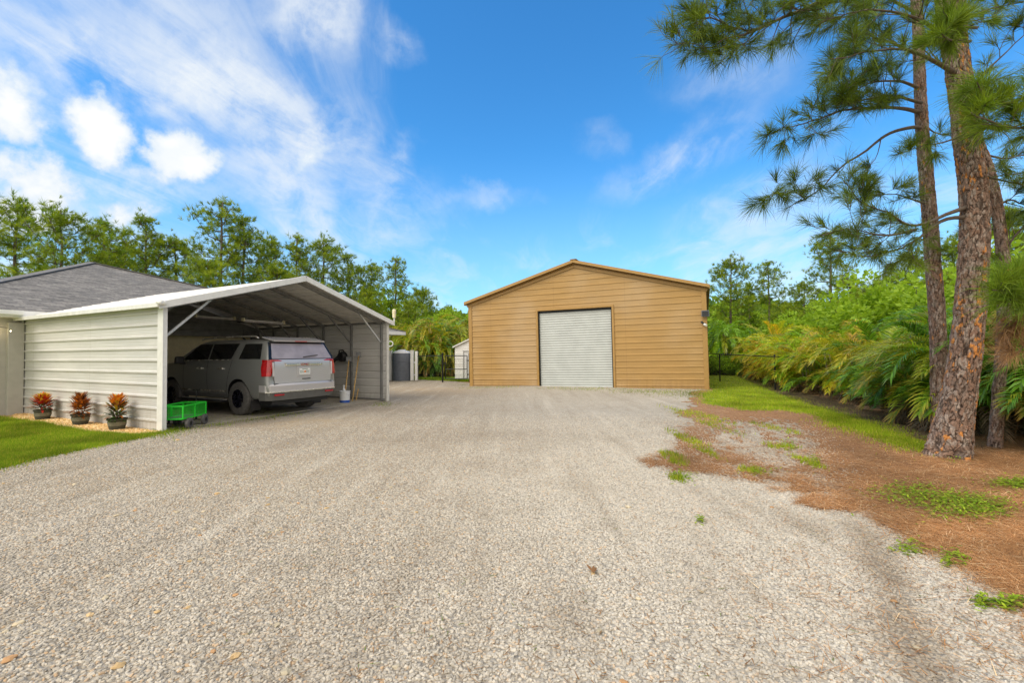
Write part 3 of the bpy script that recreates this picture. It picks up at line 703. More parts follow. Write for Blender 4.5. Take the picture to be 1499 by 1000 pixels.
    # pale outdoor antenna on right eave
    o = thing('outdoor_antenna', 'pale yellow weather sensor upright on the right eave of the carport', 'antenna', CM @ Vector((CW+.26, -.08, CH-.08)), CPY)
    b = MB(); b.cyl((0, 0, -.05), (0, 0, .22), .018, n=10); b.build('mast', MAT['white'], o)
    b = MB(); b.lathe([(.0, .18), (.05, .19), (.055, .30), (.045, .31), (.06, .33), (.058, .44), (.03, .47), (0, .47)], n=14); b.build('sensor_housing', MAT['cream'], o, smooth=True, auto=40)
    b = MB(); b.box((-.06, 0, -.04), (.16, .03, .03)); b.build('bracket', MAT['white'], o)
build_carport()

# ------------------------------------------------------------------ house behind the carport
def build_house():
    t = thing('house', 'single storey house with grey shingled hip roof reaching behind the metal carport', 'house', rot=(0, 0, 0))
    t.matrix_world = CM
    # local frame of the carport: x along the house front, y into the house
    y0 = CL+.02; xl, xr, dep, H = -1.8, 13.95, 19.0, 2.62
    w = MB(); w.box(((xl+CW*0-.0)/2, y0+.15, H/2-.1), (-xl-.02, .3, H+.2)); w.build('front_wall', MAT['house'], t)
    w = MB(); w.box(((xr)/2, y0+.15, H/2-.1), (xr, .3, H+.2)); w.build('carport_side_wall', MAT['cream'], t)
    w = MB(); w.box((xr-.15, y0+dep/2, H/2-.1), (.3, dep-.7, H+.2)); w.box((xl+.15, y0+dep/2, H/2-.1), (.3, dep-.7, H+.2)); w.box(((xl+xr)/2, y0+dep-.15, H/2-.1), (xr-xl, .3, H+.2)); w.build('outer_wall', MAT['house'], t)
    # siding ribs on the wall seen through the carport
    w = MB()
    for k in range(9): w.box((CW/2, y0-.012, .2+k*.25), (CW-.15, .02, .02))
    w.build('wall_batten', MAT['cream'], t)
    ov = .42; e = [(xl-ov, y0-ov), (xr+.95, y0-ov), (xr+.95, y0+dep+ov), (xl-ov, y0+dep+ov)]; zE = 2.70
    # hip: peak fitted to the photo; ridge runs back along y
    pk = Vector((4.9, y0+9.3, 5.75)); pk2 = Vector((4.9, y0+dep-7.5, 5.75))
    Ec = [Vector((a, b, zE)) for a, b in e]
    r = MB()
    def face(vs, ax, dn):
        ax = Vector(ax).normalized(); pl = vs[0]; nrm = (vs[1]-vs[0]).cross(vs[2]-vs[0]).normalized(); up = nrm.cross(ax)
        if up.z < 0: up = -up
        r.add(vs, [tuple(range(len(vs)))]); r.uv[len(r.f)-1] = [((v-pl).dot(ax), (v-pl).dot(up)) for v in vs]
    face([Ec[0], Ec[1], pk], (1, 0, 0), 0); face([Ec[1], Ec[2], pk2, pk], (0, 1, 0), 0)
    face([Ec[2], Ec[3], pk2], (1, 0, 0), 0); face([Ec[3], Ec[0], pk, pk2], (0, 1, 0), 0)
    rf = r.build('roof', MAT['shingle'], t)
    c = MB()
    for a, b in ((Ec[0], pk), (Ec[1], pk), (pk, pk2)): c.beam(a+Vector((0, 0, .01)), b+Vector((0, 0, .03)), .26, .03)
    c.build('ridge_cap', simple('cap_shingle', (.15, .148, .15), .9, var=.3, scale=12), rf)
    s = MB(); s.box(((xl+xr)/2+.26, y0+dep/2, zE-.17), (xr-xl+ov+.90, dep+2*ov-.04, .02)); s.build('soffit', MAT['white'], t)
    f = MB()
    for (a, b) in ((Ec[0], Ec[1]), (Ec[1], Ec[2]), (Ec[3], Ec[0])): f.beam(a-Vector((0, 0, .09)), b-Vector((0, 0, .09)), .03, .17)
    f.build('fascia', MAT['white'], t)
    g = MB(); pr = [(0, 0), (0, -.11), (-.09, -.13), (-.13, -.10), (-.14, 0), (-.125, 0), (-.11, -.08), (-.02, -.09), (-.015, 0)]
    g.prism(pr, lambda p: (xl-ov, y0-ov-.016+p[0], zE+p[1]-.01), lambda p: (-.16, y0-ov-.016+p[0], zE+p[1]-.01)); g.build('gutter', MAT['white'], t)
    # recessed panels and frame of the front wall at the far left
    p = MB()
    for a, b, z0, z1 in ((-1.9, -.62, 1.32, 2.28), (-1.9, -.62, .08, 1.10)):
        for (c0, c1, d0, d1) in ((a, b, z0, z0+.03), (a, b, z1-.03, z1), (a, a+.03, z0, z1), (b-.03, b, z0, z1)):
            p.box(((c0+c1)/2, y0-.02, (d0+d1)/2), (c1-c0, .05, d1-d0))
    p.build('panel_moulding', MAT['white'], t)
    p = MB(); p.box((-1.55, y0-.006, 1.19), (2.2, .03, .14)); p.build('band_course', MAT['house'], t)
    b = MB(); b.box((-.17, y0-.07, 1.15), (.30, .16, 2.5)); b.build('corner_pilaster', MAT['house'], t, bevel=.01)
    # glowing festoon bulbs
    fs = thing('festoon_lights', 'short string of two glowing warm bulbs on the grey house wall at the left edge', 'string lights', CM @ Vector((-.24, y0-.12, 2.24)), CPY)
    c = MB(); c.tube([(-1.0, 0, .10), (-.55, 0, .02), (-.3, 0, .035), (0, 0, .01), (.3, .05, .10)], .006, 6); c.build('cable', MAT['black'], fs)
    for x in (-.04, -.28, -.5):
        c = MB(); c.cyl((x, 0, .01), (x, 0, -.03), .014, n=8); k = c.build('socket', MAT['black'], fs)
        c = MB(); c.lathe([(.0, -.03), (.02, -.035), (.034, -.06), (.03, -.085), (0, -.1)], (x, 0, 0), 12); c.build('bulb', MAT['bulb'], k, smooth=True)
build_house()

# ------------------------------------------------------------------ the SUV
def build_suv():
    # local: x right, y forward (front of the car into the carport), z up; rear bumper at y = 0
    t = thing('parked_suv', 'large grey SUV parked nose in under the carport, tail to the gravel', 'suv')
    t.matrix_world = CM @ Matrix.Translation((3.02, -.30, .015)) @ Matrix.Rotation(radians(-1.2), 4, 'Z')
    ZL = [.36, .42, .62, .80, 1.0, 1.2, 1.34, 1.40, 1.60, 1.78, 1.87, 1.915]
    XF = [.86, .95, 1.0, 1.02, 1.02, 1.005, .985, .965, .905, .845, .74, .0]
    rear_y = [.20, .06, .0, .055, .06, .065, .08, .10, .20, .30, .37, .50]
    def xs(z): return float(np.interp(z, ZL, XF))
    rings = []
    def ring(yf, xk=1., zf=None, xadd=0.):
        R = []
        for k, (z, x) in enumerate(zip(ZL, XF)):
            yy = yf(k, z) if callable(yf) else yf; zz = zf(k, z) if zf else z
            R.append((max(0, x*xk-xadd if x > 0 else 0), yy, zz))
        return R
    rings.append(ring(lambda k, z: rear_y[k], 1, None, .10))
    rings.append(ring(lambda k, z: rear_y[k]+.035, 1, None, .035))
    rings.append(ring(lambda k, z: rear_y[k]+.13, 1, None, .0))
    for y in (.62, 1.2, 1.9, 2.5, 2.95): rings.append(ring(y))
    wy = lambda k, z: 3.05+max(0, (1.915-z))/.575*1.15 if k >= 6 else 3.9
    rings.append(ring(lambda k, z: min(wy(k, z), 4.15) if k >= 6 else 3.9))
    hood = lambda k, z: z if k < 6 else [1.24, 1.26, 1.28, 1.295, 1.30, 1.31][k-6]
    rings.append(ring(lambda k, z: 4.25, 1, hood)); 
    rings[-1] = [(x if k < 7 else [.93, .86, .74, .55, 0][k-7], y, z) for k, (x, y, z) in enumerate(rings[-1])]
    rings.append([(x*.985, 4.9, z-.02 if k > 5 else z) for k, (x, y, z) in enumerate(rings[-1])])
    rings.append([(x*.93, 5.2, z-.05 if k > 5 else z) for k, (x, y, z) in enumerate(rings[-2])])
    rings.append([(x*.86, 5.31, (z-.10) if k > 5 else z) for k, (x, y, z) in enumerate(rings[-3])])
    vs = []; n = len(ZL); m = 2*n-1
    for R in rings: vs += [(-x, y, z) for x, y, z in R]+[(x, y, z) for x, y, z in R[:-1][::-1]]
    fs = []
    for i in range(len(rings)-1):
        for k in range(m): fs.append((i*m+k, i*m+(k+1) % m, (i+1)*m+(k+1) % m, (i+1)*m+k))
    e = (len(rings)-1)*m
    for b, fl in ((0, True), (e, False)):
        for k in range(n-1):
            q = [b+k, b+k+1, b+m-2-k, b+m-1-k]
            if k == n-2: q = [b+k, b+k+1, b+k+2]
            fs.append(tuple(q if not fl else q[::-1]))
    mb = MB(); mb.add(vs, fs); body = mb.build('body', MAT['carpaint'], t, smooth=True)
    bm = bmesh.new(); bm.from_mesh(body.data); bmesh.ops.recalc_face_normals(bm, faces=bm.faces); bm.to_mesh(body.data); bm.free()
    sb = body.modifiers.new('s', 'SUBSURF'); sb.levels = sb.render_levels = 2
    AX = (1.17, 4.24); WR = .415
    for y in AX:
        c = MB(); 
        for sx in (-1, 1): c.cyl((sx*.66, y, WR+.01), (sx*1.2, y, WR+.01), .475, n=40)
        cu = c.build('cutter', MAT['black']); cu.matrix_world = t.matrix_world.copy()
        b = body.modifiers.new('arch', 'BOOLEAN'); b.object = cu; b.operation = 'DIFFERENCE'; b.solver = 'EXACT'
        bpy.context.view_layer.update(); dg = bpy.context.evaluated_depsgraph_get()
        me = bpy.data.meshes.new_from_object(body.evaluated_get(dg)); body.modifiers.clear(); body.data = me
        bpy.data.objects.remove(cu)
    body.data.materials.clear(); body.data.materials.append(MAT['carpaint']); body.data.materials.append(MAT['black'])
    for p in body.data.polygons:
        cx, cy, cz = p.center; inn = False
        for y in AX:
            rr = sqrt((cy-y)**2+(cz-WR-.01)**2)
            if rr < .478 and abs(cx) < 1.2 and (abs(cx) < .97) and rr < .476: inn = True
        p.material_index = 1 if (inn or (cz < .39 and abs(p.normal.z) > .7)) else 0; p.use_smooth = not inn
    body.data.set_sharp_from_angle(angle=radians(38))
    # surface helpers on the side of the car (subdivided hull sits slightly inside the cage)
    def side(mb, s, corners, off=.006, m=0, nu=8, nz=5):
        """corners: 4 (y,z): bottom-rear, bottom-front, top-front, top-rear"""
        (a, b, c, d) = corners; pts = []
        for j in range(nz+1):
            v = j/nz
            for i in range(nu+1):
                u = i/nu; y = (a[0]*(1-u)+b[0]*u)*(1-v)+(d[0]*(1-u)+c[0]*u)*v; z = (a[1]*(1-u)+b[1]*u)*(1-v)+(d[1]*(1-u)+c[1]*u)*v
                pts.append((s*(xs(z)+off), y, z))
        f = [(j*(nu+1)+i, j*(nu+1)+i+1, (j+1)*(nu+1)+i+1, (j+1)*(nu+1)+i) for j in range(nz) for i in range(nu)]
        if s > 0: f = [q[::-1] for q in f]
        mb.add(pts, f, m)
    for s in (-1, 1):
        # one dark glass band with body pillars standing proud
        for nm, cs in (('window', [(.34, 1.385), (1.20, 1.385), (1.10, 1.755), (.44, 1.755)]), ('window', [(1.50, 1.385), (2.46, 1.375), (2.46, 1.775), (1.34, 1.775)]), ('window', [(2.52, 1.375), (3.72, 1.36), (3.10, 1.775), (2.52, 1.775)])):
            w = MB(); side(w, s, cs); w.build(nm, MAT['glass_dark'], t, smooth=True)
        w = MB()
        side(w, s, [(1.46, 1.355), (3.80, 1.335), (3.80, 1.357), (1.46, 1.378)], .014); w.build('window_trim', MAT['chrome'], t)
        w = MB(); side(w, s, [(1.185, 1.39), (1.215, 1.39), (1.115, 1.77), (1.085, 1.77)], .012, nu=1); side(w, s, [(1.475, 1.39), (1.50, 1.39), (1.34, 1.79), (1.315, 1.79)], .012, nu=1); w.build('pillar_trim', MAT['carpaint'], t)
        # door gaps, handles
        for ya, yb in ((1.70, 1.44), (2.49, 2.49), (3.62, 3.62)):
            w = MB(); side(w, s, [(ya, .50), (ya+.014, .50), (yb+.014, 1.36), (yb, 1.36)], .004, nu=1, nz=10); w.build('door_gap', MAT['black'], t)
        for y in (1.78, 2.72):
            w = MB(); side(w, s, [(y, 1.13), (y+.22, 1.13), (y+.22, 1.165), (y, 1.165)], .035); side(w, s, [(y, 1.12), (y+.22, 1.12), (y+.22, 1.175), (y, 1.175)], .006)
            w.add([(s*(xs(1.15)+.004), y, 1.13), (s*(xs(1.15)+.036), y, 1.13), (s*(xs(1.15)+.036), y, 1.165), (s*(xs(1.15)+.004), y, 1.165)], [(0, 1, 2, 3)]); w.build('door_handle', MAT['chrome'], t)
        # lower cladding, chrome strip and running board
        w = MB(); side(w, s, [(1.66, .40), (3.74, .40), (3.74, .50), (1.66, .50)], .012); w.build('rocker_cladding', MAT['cladding'], t)
        w = MB(); side(w, s, [(1.68, .56), (3.72, .56), (3.72, .60), (1.68, .60)], .016); w.build('chrome_strip', MAT['chrome'], t)
        w = MB(); w.box((s*1.03, 2.70, .335), (.20, 2.0, .05)); w.build('running_board', MAT['black'], t, bevel=.015)
        w = MB(); w.box((s*.99, 2.70, .365), (.06, 1.98, .02)); w.build('board_strip', MAT['galv'], t)
        # mirror
        w = MB(); w.box((s*1.15, 3.56, 1.36), (.22, .14, .20), taper=.9); k = w.build('door_mirror', MAT['black'], t, bevel=.04)
        w = MB(); w.box((s*1.03, 3.59, 1.27), (.14, .06, .05)); w.build('mirror_arm', MAT['black'], k)
        # roof rail
        w = MB(); pts = [(s*.76, y, z) for y, z in ((.75, 1.90), (.85, 1.945), (1.6, 1.955), (2.5, 1.95), (3.1, 1.92), (3.2, 1.89))]; w.tube(pts, .017, 8); w.build('roof_rail', MAT['chrome'], t, smooth=True)
        # tail lamp: tall housing wrapped around the corner with an inner prong on top
        w = MB(); rp = lambda z: float(np.interp(z, ZL, rear_y))
        def wrap(z0, z1, x_in0, yl0, off, m=0):
            nzs = 8; path = []
            z_ = np.linspace(z0, z1, nzs+1)
            rows = []
            for z in z_:
                X = xs(z); Yr = rp(z); row = []; tt = (z-z0)/(z1-z0)
                ylen = yl0*(.45+.55*sin(pi*min(1, max(0, .12+.76*tt)))); x_in = x_in0+(.05*max(0, 1-tt*4) if x_in0 > .7 else 0)
                row.append((X+off, Yr+ylen)); row.append((X+off, Yr+.16)); row.append((X-.005+off*.9, Yr+.10)); row.append((X-.035+off*.7, Yr+.035-off*.7)); row.append((X-.10, Yr+.0-off)); row.append((x_in, Yr-off))
                rows.append([(s*a, b, z) for a, b in row])
            o = [p for r_ in rows for p in r_]; c = 6
            f = [(j*c+i, j*c+i+1, (j+1)*c+i+1, (j+1)*c+i) for j in range(nzs) for i in range(c-1)]
            w.add(o, f if s < 0 else [q[::-1] for q in f], m)
            # edges back into the body
            b0 = rows[0]; b1 = rows[-1]
            ins = lambda p: (p[0]*.965, p[1]+.03, p[2])
            for row in (b0, b1):
                for a, b in zip(row[:-1], row[1:]): w.add([a, b, ins(b), ins(a)], [(0, 1, 2, 3)], m)
            for col in (0, -1):
                for ra, rb in zip(rows[:-1], rows[1:]): w.add([ra[col], rb[col], ins(rb[col]), ins(ra[col])], [(0, 1, 2, 3)], m)
        wrap(.97, 1.36, .855, .19, .010); wrap(1.325, 1.362, .58, .10, .014)
        tl = w.build('tail_light', MAT['redlens'], t, smooth=True, auto=30)
        w = MB(); X = .845
        for (a, b) in zip(np.linspace(.96, 1.30, 7)[:-1], np.linspace(.96, 1.30, 7)[1:]):
            w.add([(s*(X-.03), rp(a)-.016, a), (s*(X+.02), rp(a)-.019, a), (s*(X+.02), rp(b)-.019, b), (s*(X-.03), rp(b)-.016, b)], [(0, 1, 2, 3)])
        w.build('reversing_lens', MAT['whitelens'], tl)
        w = MB(); w.box((s*.72, -.012, .52), (.26, .03, .04)); w.build('reflector', MAT['redlens'], t, bevel=.01)
        w = MB(); w.box((s*.88, .66, .26), (.24, .02, .24)); w.build('mud_flap', MAT['black'], t)
    # tailgate skin, glass, spoiler, bars
    rp = lambda z: float(np.interp(z, ZL, rear_y))
    def rear(mb, zs, wid, off, m=0, nu=10):
        rows = []
        for z, wv in zip(zs, wid): rows.append([(wv*(2*i/nu-1), rp(z)-off*(1)-.012*(1-(2*i/nu-1)**2), z) for i in range(nu+1)])
        o = [p for r_ in rows for p in r_]; c = nu+1
        mb.add(o, [(j*c+i, j*c+i+1, (j+1)*c+i+1, (j+1)*c+i) for j in range(len(rows)-1) for i in range(nu)], m)
        for row in (rows[0], rows[-1]):
            for a, b in zip(row[:-1], row[1:]): mb.add([a, b, (b[0], b[1]+.04, b[2]), (a[0], a[1]+.04, a[2])], [(0, 1, 2, 3)], m)
    w = MB(); rear(w, [.79, .84, .90, 1.0, 1.10, 1.2, 1.30, 1.365], [.80, .81, .82, .82, .81, .80, .80, .80], .012); w.build('tailgate', MAT['carpaint_lit'], t, smooth=True, auto=30)
    w = MB(); w.box((0, .052, .775), (1.66, .05, .022)); w.build('tailgate_gap', MAT['black'], t)
    w = MB(); rear(w, [1.385, 1.45, 1.55, 1.65, 1.76], [.86, .85, .815, .79, .755], .02); w.build('rear_glass', MAT['rearglass'], t, smooth=True, auto=30)
    w = MB(); rear(w, [1.37, 1.45, 1.55, 1.65, 1.80], [.93, .915, .885, .855, .81], .008); w.build('rear_glass_surround', MAT['glass_dark'], t, smooth=True, auto=30)
    w = MB(); w.add([(-.74, .19, 1.80), (.74, .19, 1.80), (.78, .60, 1.905), (-.78, .60, 1.905), (-.74, .17, 1.835), (.74, .17, 1.835), (.76, .62, 1.935), (-.76, .62, 1.935)],
                    [(0, 1, 2, 3), (4, 7, 6, 5), (0, 4, 5, 1), (1, 5, 6, 2), (2, 6, 7, 3), (3, 7, 4, 0)]); w.build('roof_spoiler', MAT['carpaint_lit'], t, bevel=.012)
    w = MB(); w.box((0, .166, 1.818), (.34, .01, .018)); w.build('brake_light', MAT['redlens'], t)
    w = MB(); w.beam((-.02, rp(1.42)-.05, 1.42), (.42, rp(1.46)-.06, 1.47), .012, .02); w.build('rear_wiper', MAT['black'], t)
    w = MB(); w.box((0, rp(1.23)-.035, 1.235), (1.06, .035, .065)); bar = w.build('chrome_bar', MAT['chrome'], t, bevel=.012)
    w = MB(); w.box((0, rp(1.2)-.030, 1.275), (1.10, .03, .012)); w.build('bar_lip', MAT['carpaint_lit'], bar)  # thin lip in the tailgate colour along the top of the bar
    cu = bpy.data.curves.new('badge', 'FONT'); cu.body = 'GMC'; cu.size = .075; cu.align_x = 'CENTER'; cu.align_y = 'CENTER'; cu.extrude = .004
    bo = bpy.data.objects.new('badge', cu); COL.objects.link(bo); bpy.context.view_layer.update()
    me = bpy.data.meshes.new_from_object(bo.evaluated_get(bpy.context.evaluated_depsgraph_get())); bpy.data.objects.remove(bo)
    me.materials.clear(); me.materials.append(MAT['badge']); bo = bpy.data.objects.new('badge', me); COL.objects.link(bo); bo.parent = bar
    bo.matrix_local = Matrix.Translation((0, rp(1.23)-.057, 1.235)) @ Matrix.Rotation(pi/2, 4, 'X') @ Matrix.Scale(1.5, 4, (1, 0, 0))
    w = MB(); w.box((0, rp(1.05)-.028, 1.06), (.42, .015, .24)); w.build('plate_recess', MAT['carpaint_lit'], t, bevel=.01)
    w = MB(); w.box((0, rp(1.05)-.042, 1.06), (.31, .008, .155)); pl = w.build('licence_plate', MAT['white'], t, bevel=.003)
    w = MB(); w.lathe([(0, 0), (.028, 0), (.028, .004), (0, .004)], (0, 0, 0), 14, M=Matrix.Translation((0, rp(1.05)-.047, 1.055)) @ Matrix.Rotation(pi/2, 4, 'X')); w.build('plate_fruit_emblem', MAT['plate_o'], pl)
    w = MB()
    for x in (-.12, -.085, -.05, .05, .085, .12):
        for dz in (-.03, 0, .03): w.box((x, rp(1.05)-.0475, 1.055+dz), (.022, .003, .008))
        w.box((x-.009, rp(1.05)-.0475, 1.055), (.006, .003, .062))
    w.box((0, rp(1.05)-.0475, 1.122), (.16, .003, .012)); w.build('plate_lettering', MAT['plate_g'], pl)
    w = MB(); w.box((.05, -.005+rp(.87)-.02, .875), (.24, .02, .02)); w.build('tailgate_latch', MAT['black'], t)
    # bumper
    w = MB()
    def bump_strip(z0, z1, o0, o1, wid, m=0):
        pth = [(-1.0, .34), (-.985, .14), (-.90, .035), (-.7, .0), (0, -.02), (.7, .0), (.90, .035), (.985, .14), (1.0, .34)]
        vs = [(x*wid*(1+o0*.5), y-o0, z0) for x, y in pth]+[(x*wid*(1+o1*.5), y-o1, z1) for x, y in pth]; k = len(pth)
        w.add(vs, [(i, i+1, k+i+1, k+i) for i in range(k-1)], m)
    bump_strip(.60, .74, .010, .016, 1.012); bump_strip(.74, .785, .016, -.03, 1.012); w.build('bumper', MAT['carpaint_lit'], t, smooth=True, auto=30)
    w = MB(); bump_strip(.578, .60, .028, .028, 1.012); bump_strip(.60, .604, .028, .01, 1.012); w.build('bumper_strip', MAT['chrome'], t, smooth=True, auto=30)
    w = MB(); bump_strip(.385, .578, -.05, .012, 1.0); w.build('lower_bumper', MAT['cladding'], t, smooth=True, auto=30)
    w = MB(); w.box((0, .75, .36), (1.6, 1.2, .16)); w.cyl((-.75, 1.17, .36), (.75, 1.17, .36), .06); w.cyl((.55, .30, .30), (.55, 1.0, .30), .035); w.build('underbody', MAT['black'], t)
    w = MB(); w.lathe([(.03, 0), (.012, .02), (.004, .03), (.003, .26), (0, .27)], (.0, 2.6, 1.93), 8); w.build('aerial', MAT['black'], t)
    # interior seen through glass: seat backs and wheel
    # wheels
    wp = None
    for y in AX:
        for s in (-1, 1):
            wm = MB(); prof = [(.23, -.13), (.36, -.135), (.40, -.12), (.415, -.085), (.418, -.04), (.41, -.035), (.418, -.03), (.418, .03), (.41, .035), (.418, .04), (.415, .085), (.40, .12), (.36, .135), (.23, .13)]
            Mx = Matrix.Translation((s*.885, y, WR-.004)) @ Matrix.Rotation(pi/2, 4, 'Y')
            wm.lathe(prof, (0, 0, 0), 48, M=Mx); wh = wm.build('wheel', MAT['rubber'], t, smooth=True, auto=35)
            rm = MB(); rm.lathe([(.275, -.12), (.282, .12), (.262, .128), (.255, .10), (.24, -.1)], (0, 0, 0), 48, M=Mx)
            for k in range(12):
                a0 = 2*pi*k/12+(.10 if k % 2 else -.10)
                d0 = Vector((cos(2*pi*k/12)*.05, sin(2*pi*k/12)*.05, s*.075)); d1 = Vector((cos(a0)*.262, sin(a0)*.262, s*.11))
                rm.beam(Mx @ d0, Mx @ d1, .022, .03, up=(1, 0, 0))
            rm.lathe([(0, s*.095), (.06, s*.09), (.07, s*.06), (.07, 0)], (0, 0, 0), 20, M=Mx); rm.build('rim', MAT['rim'], wh, smooth=True, auto=30)
            bk = MB(); bk.lathe([(0, s*.02), (.18, s*.02), (.18, 0), (0, 0)], (0, 0, 0), 24, M=Mx); bk.build('brake_disc', MAT['galv'], wh)
build_suv()

# ------------------------------------------------------------------ green mesh garden cart
def build_cart():
    t = thing('garden_cart', 'bright green steel mesh garden cart on black tyres at the carport mouth', 'garden cart'); t.matrix_world = CM @ Matrix.Translation((.50, .30, 0)) @ Matrix.Rotation(radians(34), 4, 'Z') @ Matrix.Scale(.92, 4)
    Lx, Ly, z0, z1 = .92, .50, .24, .52
    f = MB()
    for z in (z0, z1):
        for y in (-Ly/2, Ly/2): f.beam((-Lx/2, y, z), (Lx/2, y, z), .028, .028)
        for x in (-Lx/2, Lx/2): f.beam((x, -Ly/2, z), (x, Ly/2, z), .028, .028)
    for x in (-Lx/2, 0, Lx/2):
        for y in (-Ly/2, Ly/2): f.beam((x, y, z0), (x, y, z1), .026, .026)
    f.build('frame', MAT['green'], t)
    for (nm, a, b, hv) in (('mesh_side', (-Lx/2, -Ly/2), (Lx/2, -Ly/2), 1), ('mesh_side', (-Lx/2, Ly/2), (Lx/2, Ly/2), 1), ('mesh_side', (-Lx/2, -Ly/2), (-Lx/2, Ly/2), 1), ('mesh_side', (Lx/2, -Ly/2), (Lx/2, Ly/2), 1)):
        m = MB(); a = Vector((*a, 0)); b = Vector((*b, 0)); L = (b-a).length; n = int(L/.035)
        for k in range(1, n): p = a.lerp(b, k/n); m.beam(p+Vector((0, 0, z0)), p+Vector((0, 0, z1)), .004, .004)
        for k in range(1, 8): z = z0+(z1-z0)*k/8; m.beam(a+Vector((0, 0, z)), b+Vector((0, 0, z)), .004, .004)
        m.build(nm, MAT['green'], t)
    m = MB()
    for k in range(1, 26): m.beam((-Lx/2+Lx*k/26, -Ly/2, z0), (-Lx/2+Lx*k/26, Ly/2, z0), .004, .004)
    for k in range(1, 14): m.beam((-Lx/2, -Ly/2+Ly*k/14, z0), (Lx/2, -Ly/2+Ly*k/14, z0), .004, .004)
    m.box((0, 0, z0-.012), (Lx, Ly, .006)); m.build('mesh_floor', MAT['greyplastic'], t)
    for x in (-.31, .31):
        a = MB(); a.cyl((x, -.27, .125), (x, .27, .125), .012); a.beam((x, -.12, .13), (x, -.12, z0), .03, .03); a.beam((x, .12, .13), (x, .12, z0), .03, .03); a.build('axle', MAT['blackm'], t)
        for y in (-.30, .30):
            w = MB(); w.lathe([(.05, -.035), (.10, -.038), (.122, -.025), (.125, 0), (.122, .025), (.10, .038), (.05, .035)], n=26, M=Matrix.Translation((x, y, .125)) @ Matrix.Rotation(pi/2, 4, 'X')); wh = w.build('wheel', MAT['rubber'], t, smooth=True, auto=40)
            w = MB(); w.lathe([(0, -.03), (.055, -.03), (.055, .03), (0, .03)], n=18, M=Matrix.Translation((x, y, .125)) @ Matrix.Rotation(pi/2, 4, 'X')); w.build('hub', MAT['blackm'], wh)
    h = MB(); h.tube([(.42, 0, .15), (.56, .02, .22), (.60, .03, .80)], .010, 8); h.tube([(.60, -.06, .80), (.60, .12, .80)], .012, 8); h.build('pull_handle', MAT['blackm'], t)
build_cart()

# ------------------------------------------------------------------ crotons in pots
def leafblade(L, base, d, nrm, length, width, col, nseg=3, droop=.25):
    d = np.asarray(d, float); d /= np.linalg.norm(d); s = np.cross(d, nrm); s /= (np.linalg.norm(s)+1e-9)
    p = np.array(base, float); vs = []; cs = []; dd = d.copy()
    for k in range(nseg+1):
        u = k/nseg; w = width*.5*(sin(pi*min(1, u*.85+.12)))
        if k == nseg: w = .0008
        vs += [p-s*w, p+s*w]; cs += [col, col]
        dd = dd+np.array([0, 0, -droop/nseg]); dd /= np.linalg.norm(dd); p = p+dd*length/nseg
    f = []
    for k in range(nseg): f += [(2*k, 2*k+1, 2*k+3), (2*k, 2*k+3, 2*k+2)]
    L.add(vs, f, cs)
def croton(px, label, pal, h, wdt, low, seed):
    r = np.random.RandomState(seed); g = CM @ Vector((-.27, px, 0))
    t = thing('potted_croton', label, 'potted plant', (g[0], g[1], gz(g[0], g[1])+.01), r.rand()*6, 'crotons in pots along the cream carport wall')
    p = MB(); p.lathe([(.0, 0), (.125, 0), (.14, .08), (.152, .19), (.168, .20), (.168, .235), (.15, .235), (.145, .20), (0, .20)], n=28); pot = p.build('pot', MAT['pot'], t, smooth=True, auto=30)
    p = MB(); p.lathe([(.1435, .085), (.1525, .165), (.1555, .165), (.1465, .085)], n=28); p.build('pot_band', MAT['potmid'], pot)
    p = MB(); p.lathe([(0, .205), (.147, .205)], n=28); p.build('soil', MAT['barkfar'], pot)
    s = MB()
    for k in range(6):
        a = k*1.05+r.rand(); q = .02+.06*r.rand(); s.tube([(.02*cos(a), .02*sin(a), .18), (q*cos(a), q*sin(a), .30), (q*1.9*cos(a), q*1.9*sin(a), .34+h*.4)], [.008, .006, .004], 6)
    s.build('stem', MAT['twig'], t)
    L = Leaf()
    for k in range(280):
        u = r.rand()**.8; a = r.rand()*2*pi; zz = .28+low+(h-low)*u
        rad = wdt*(1-u**1.6)**.6*(.35+.65*min(1, (u+.18)*2.4))*(.25+.6*r.rand())
        b = (rad*.45*cos(a), rad*.45*sin(a), zz-.05); d = (cos(a)*(1.1-u*.6), sin(a)*(1.1-u*.6), .25+u*.9+.25*r.randn())
        c = np.array(pal[min(len(pal)-1, int((u+.22*r.randn())*len(pal))) if u > 0 else 0]); c = c*(.9+.9*r.rand())
        leafblade(L, b, d, (0, 0, 1), .15+.06*r.rand(), .042+.012*r.rand(), c, 3, .5)
    L.build('foliage', MAT['leafD'], t)
RED = (.36, .03, .02); ORG = (.50, .17, .02); YEL = (.48, .32, .03); BRN = (.20, .07, .02); GRN = (.05, .09, .02); DG = (.03, .055, .025)
croton(4.72, 'potted croton with broad red crown farthest along the carport wall', [DG, GRN, RED, RED, RED, ORG, YEL], .28, .46, .0, 3)
croton(2.78, 'bronze orange potted croton in the middle of the three by the wall', [BRN, BRN, ORG, BRN, ORG, BRN], .34, .38, -.03, 4)
croton(1.18, 'potted croton green below and orange on top nearest the carport corner', [GRN, GRN, GRN, BRN, ORG, YEL, ORG], .37, .40, -.04, 5)

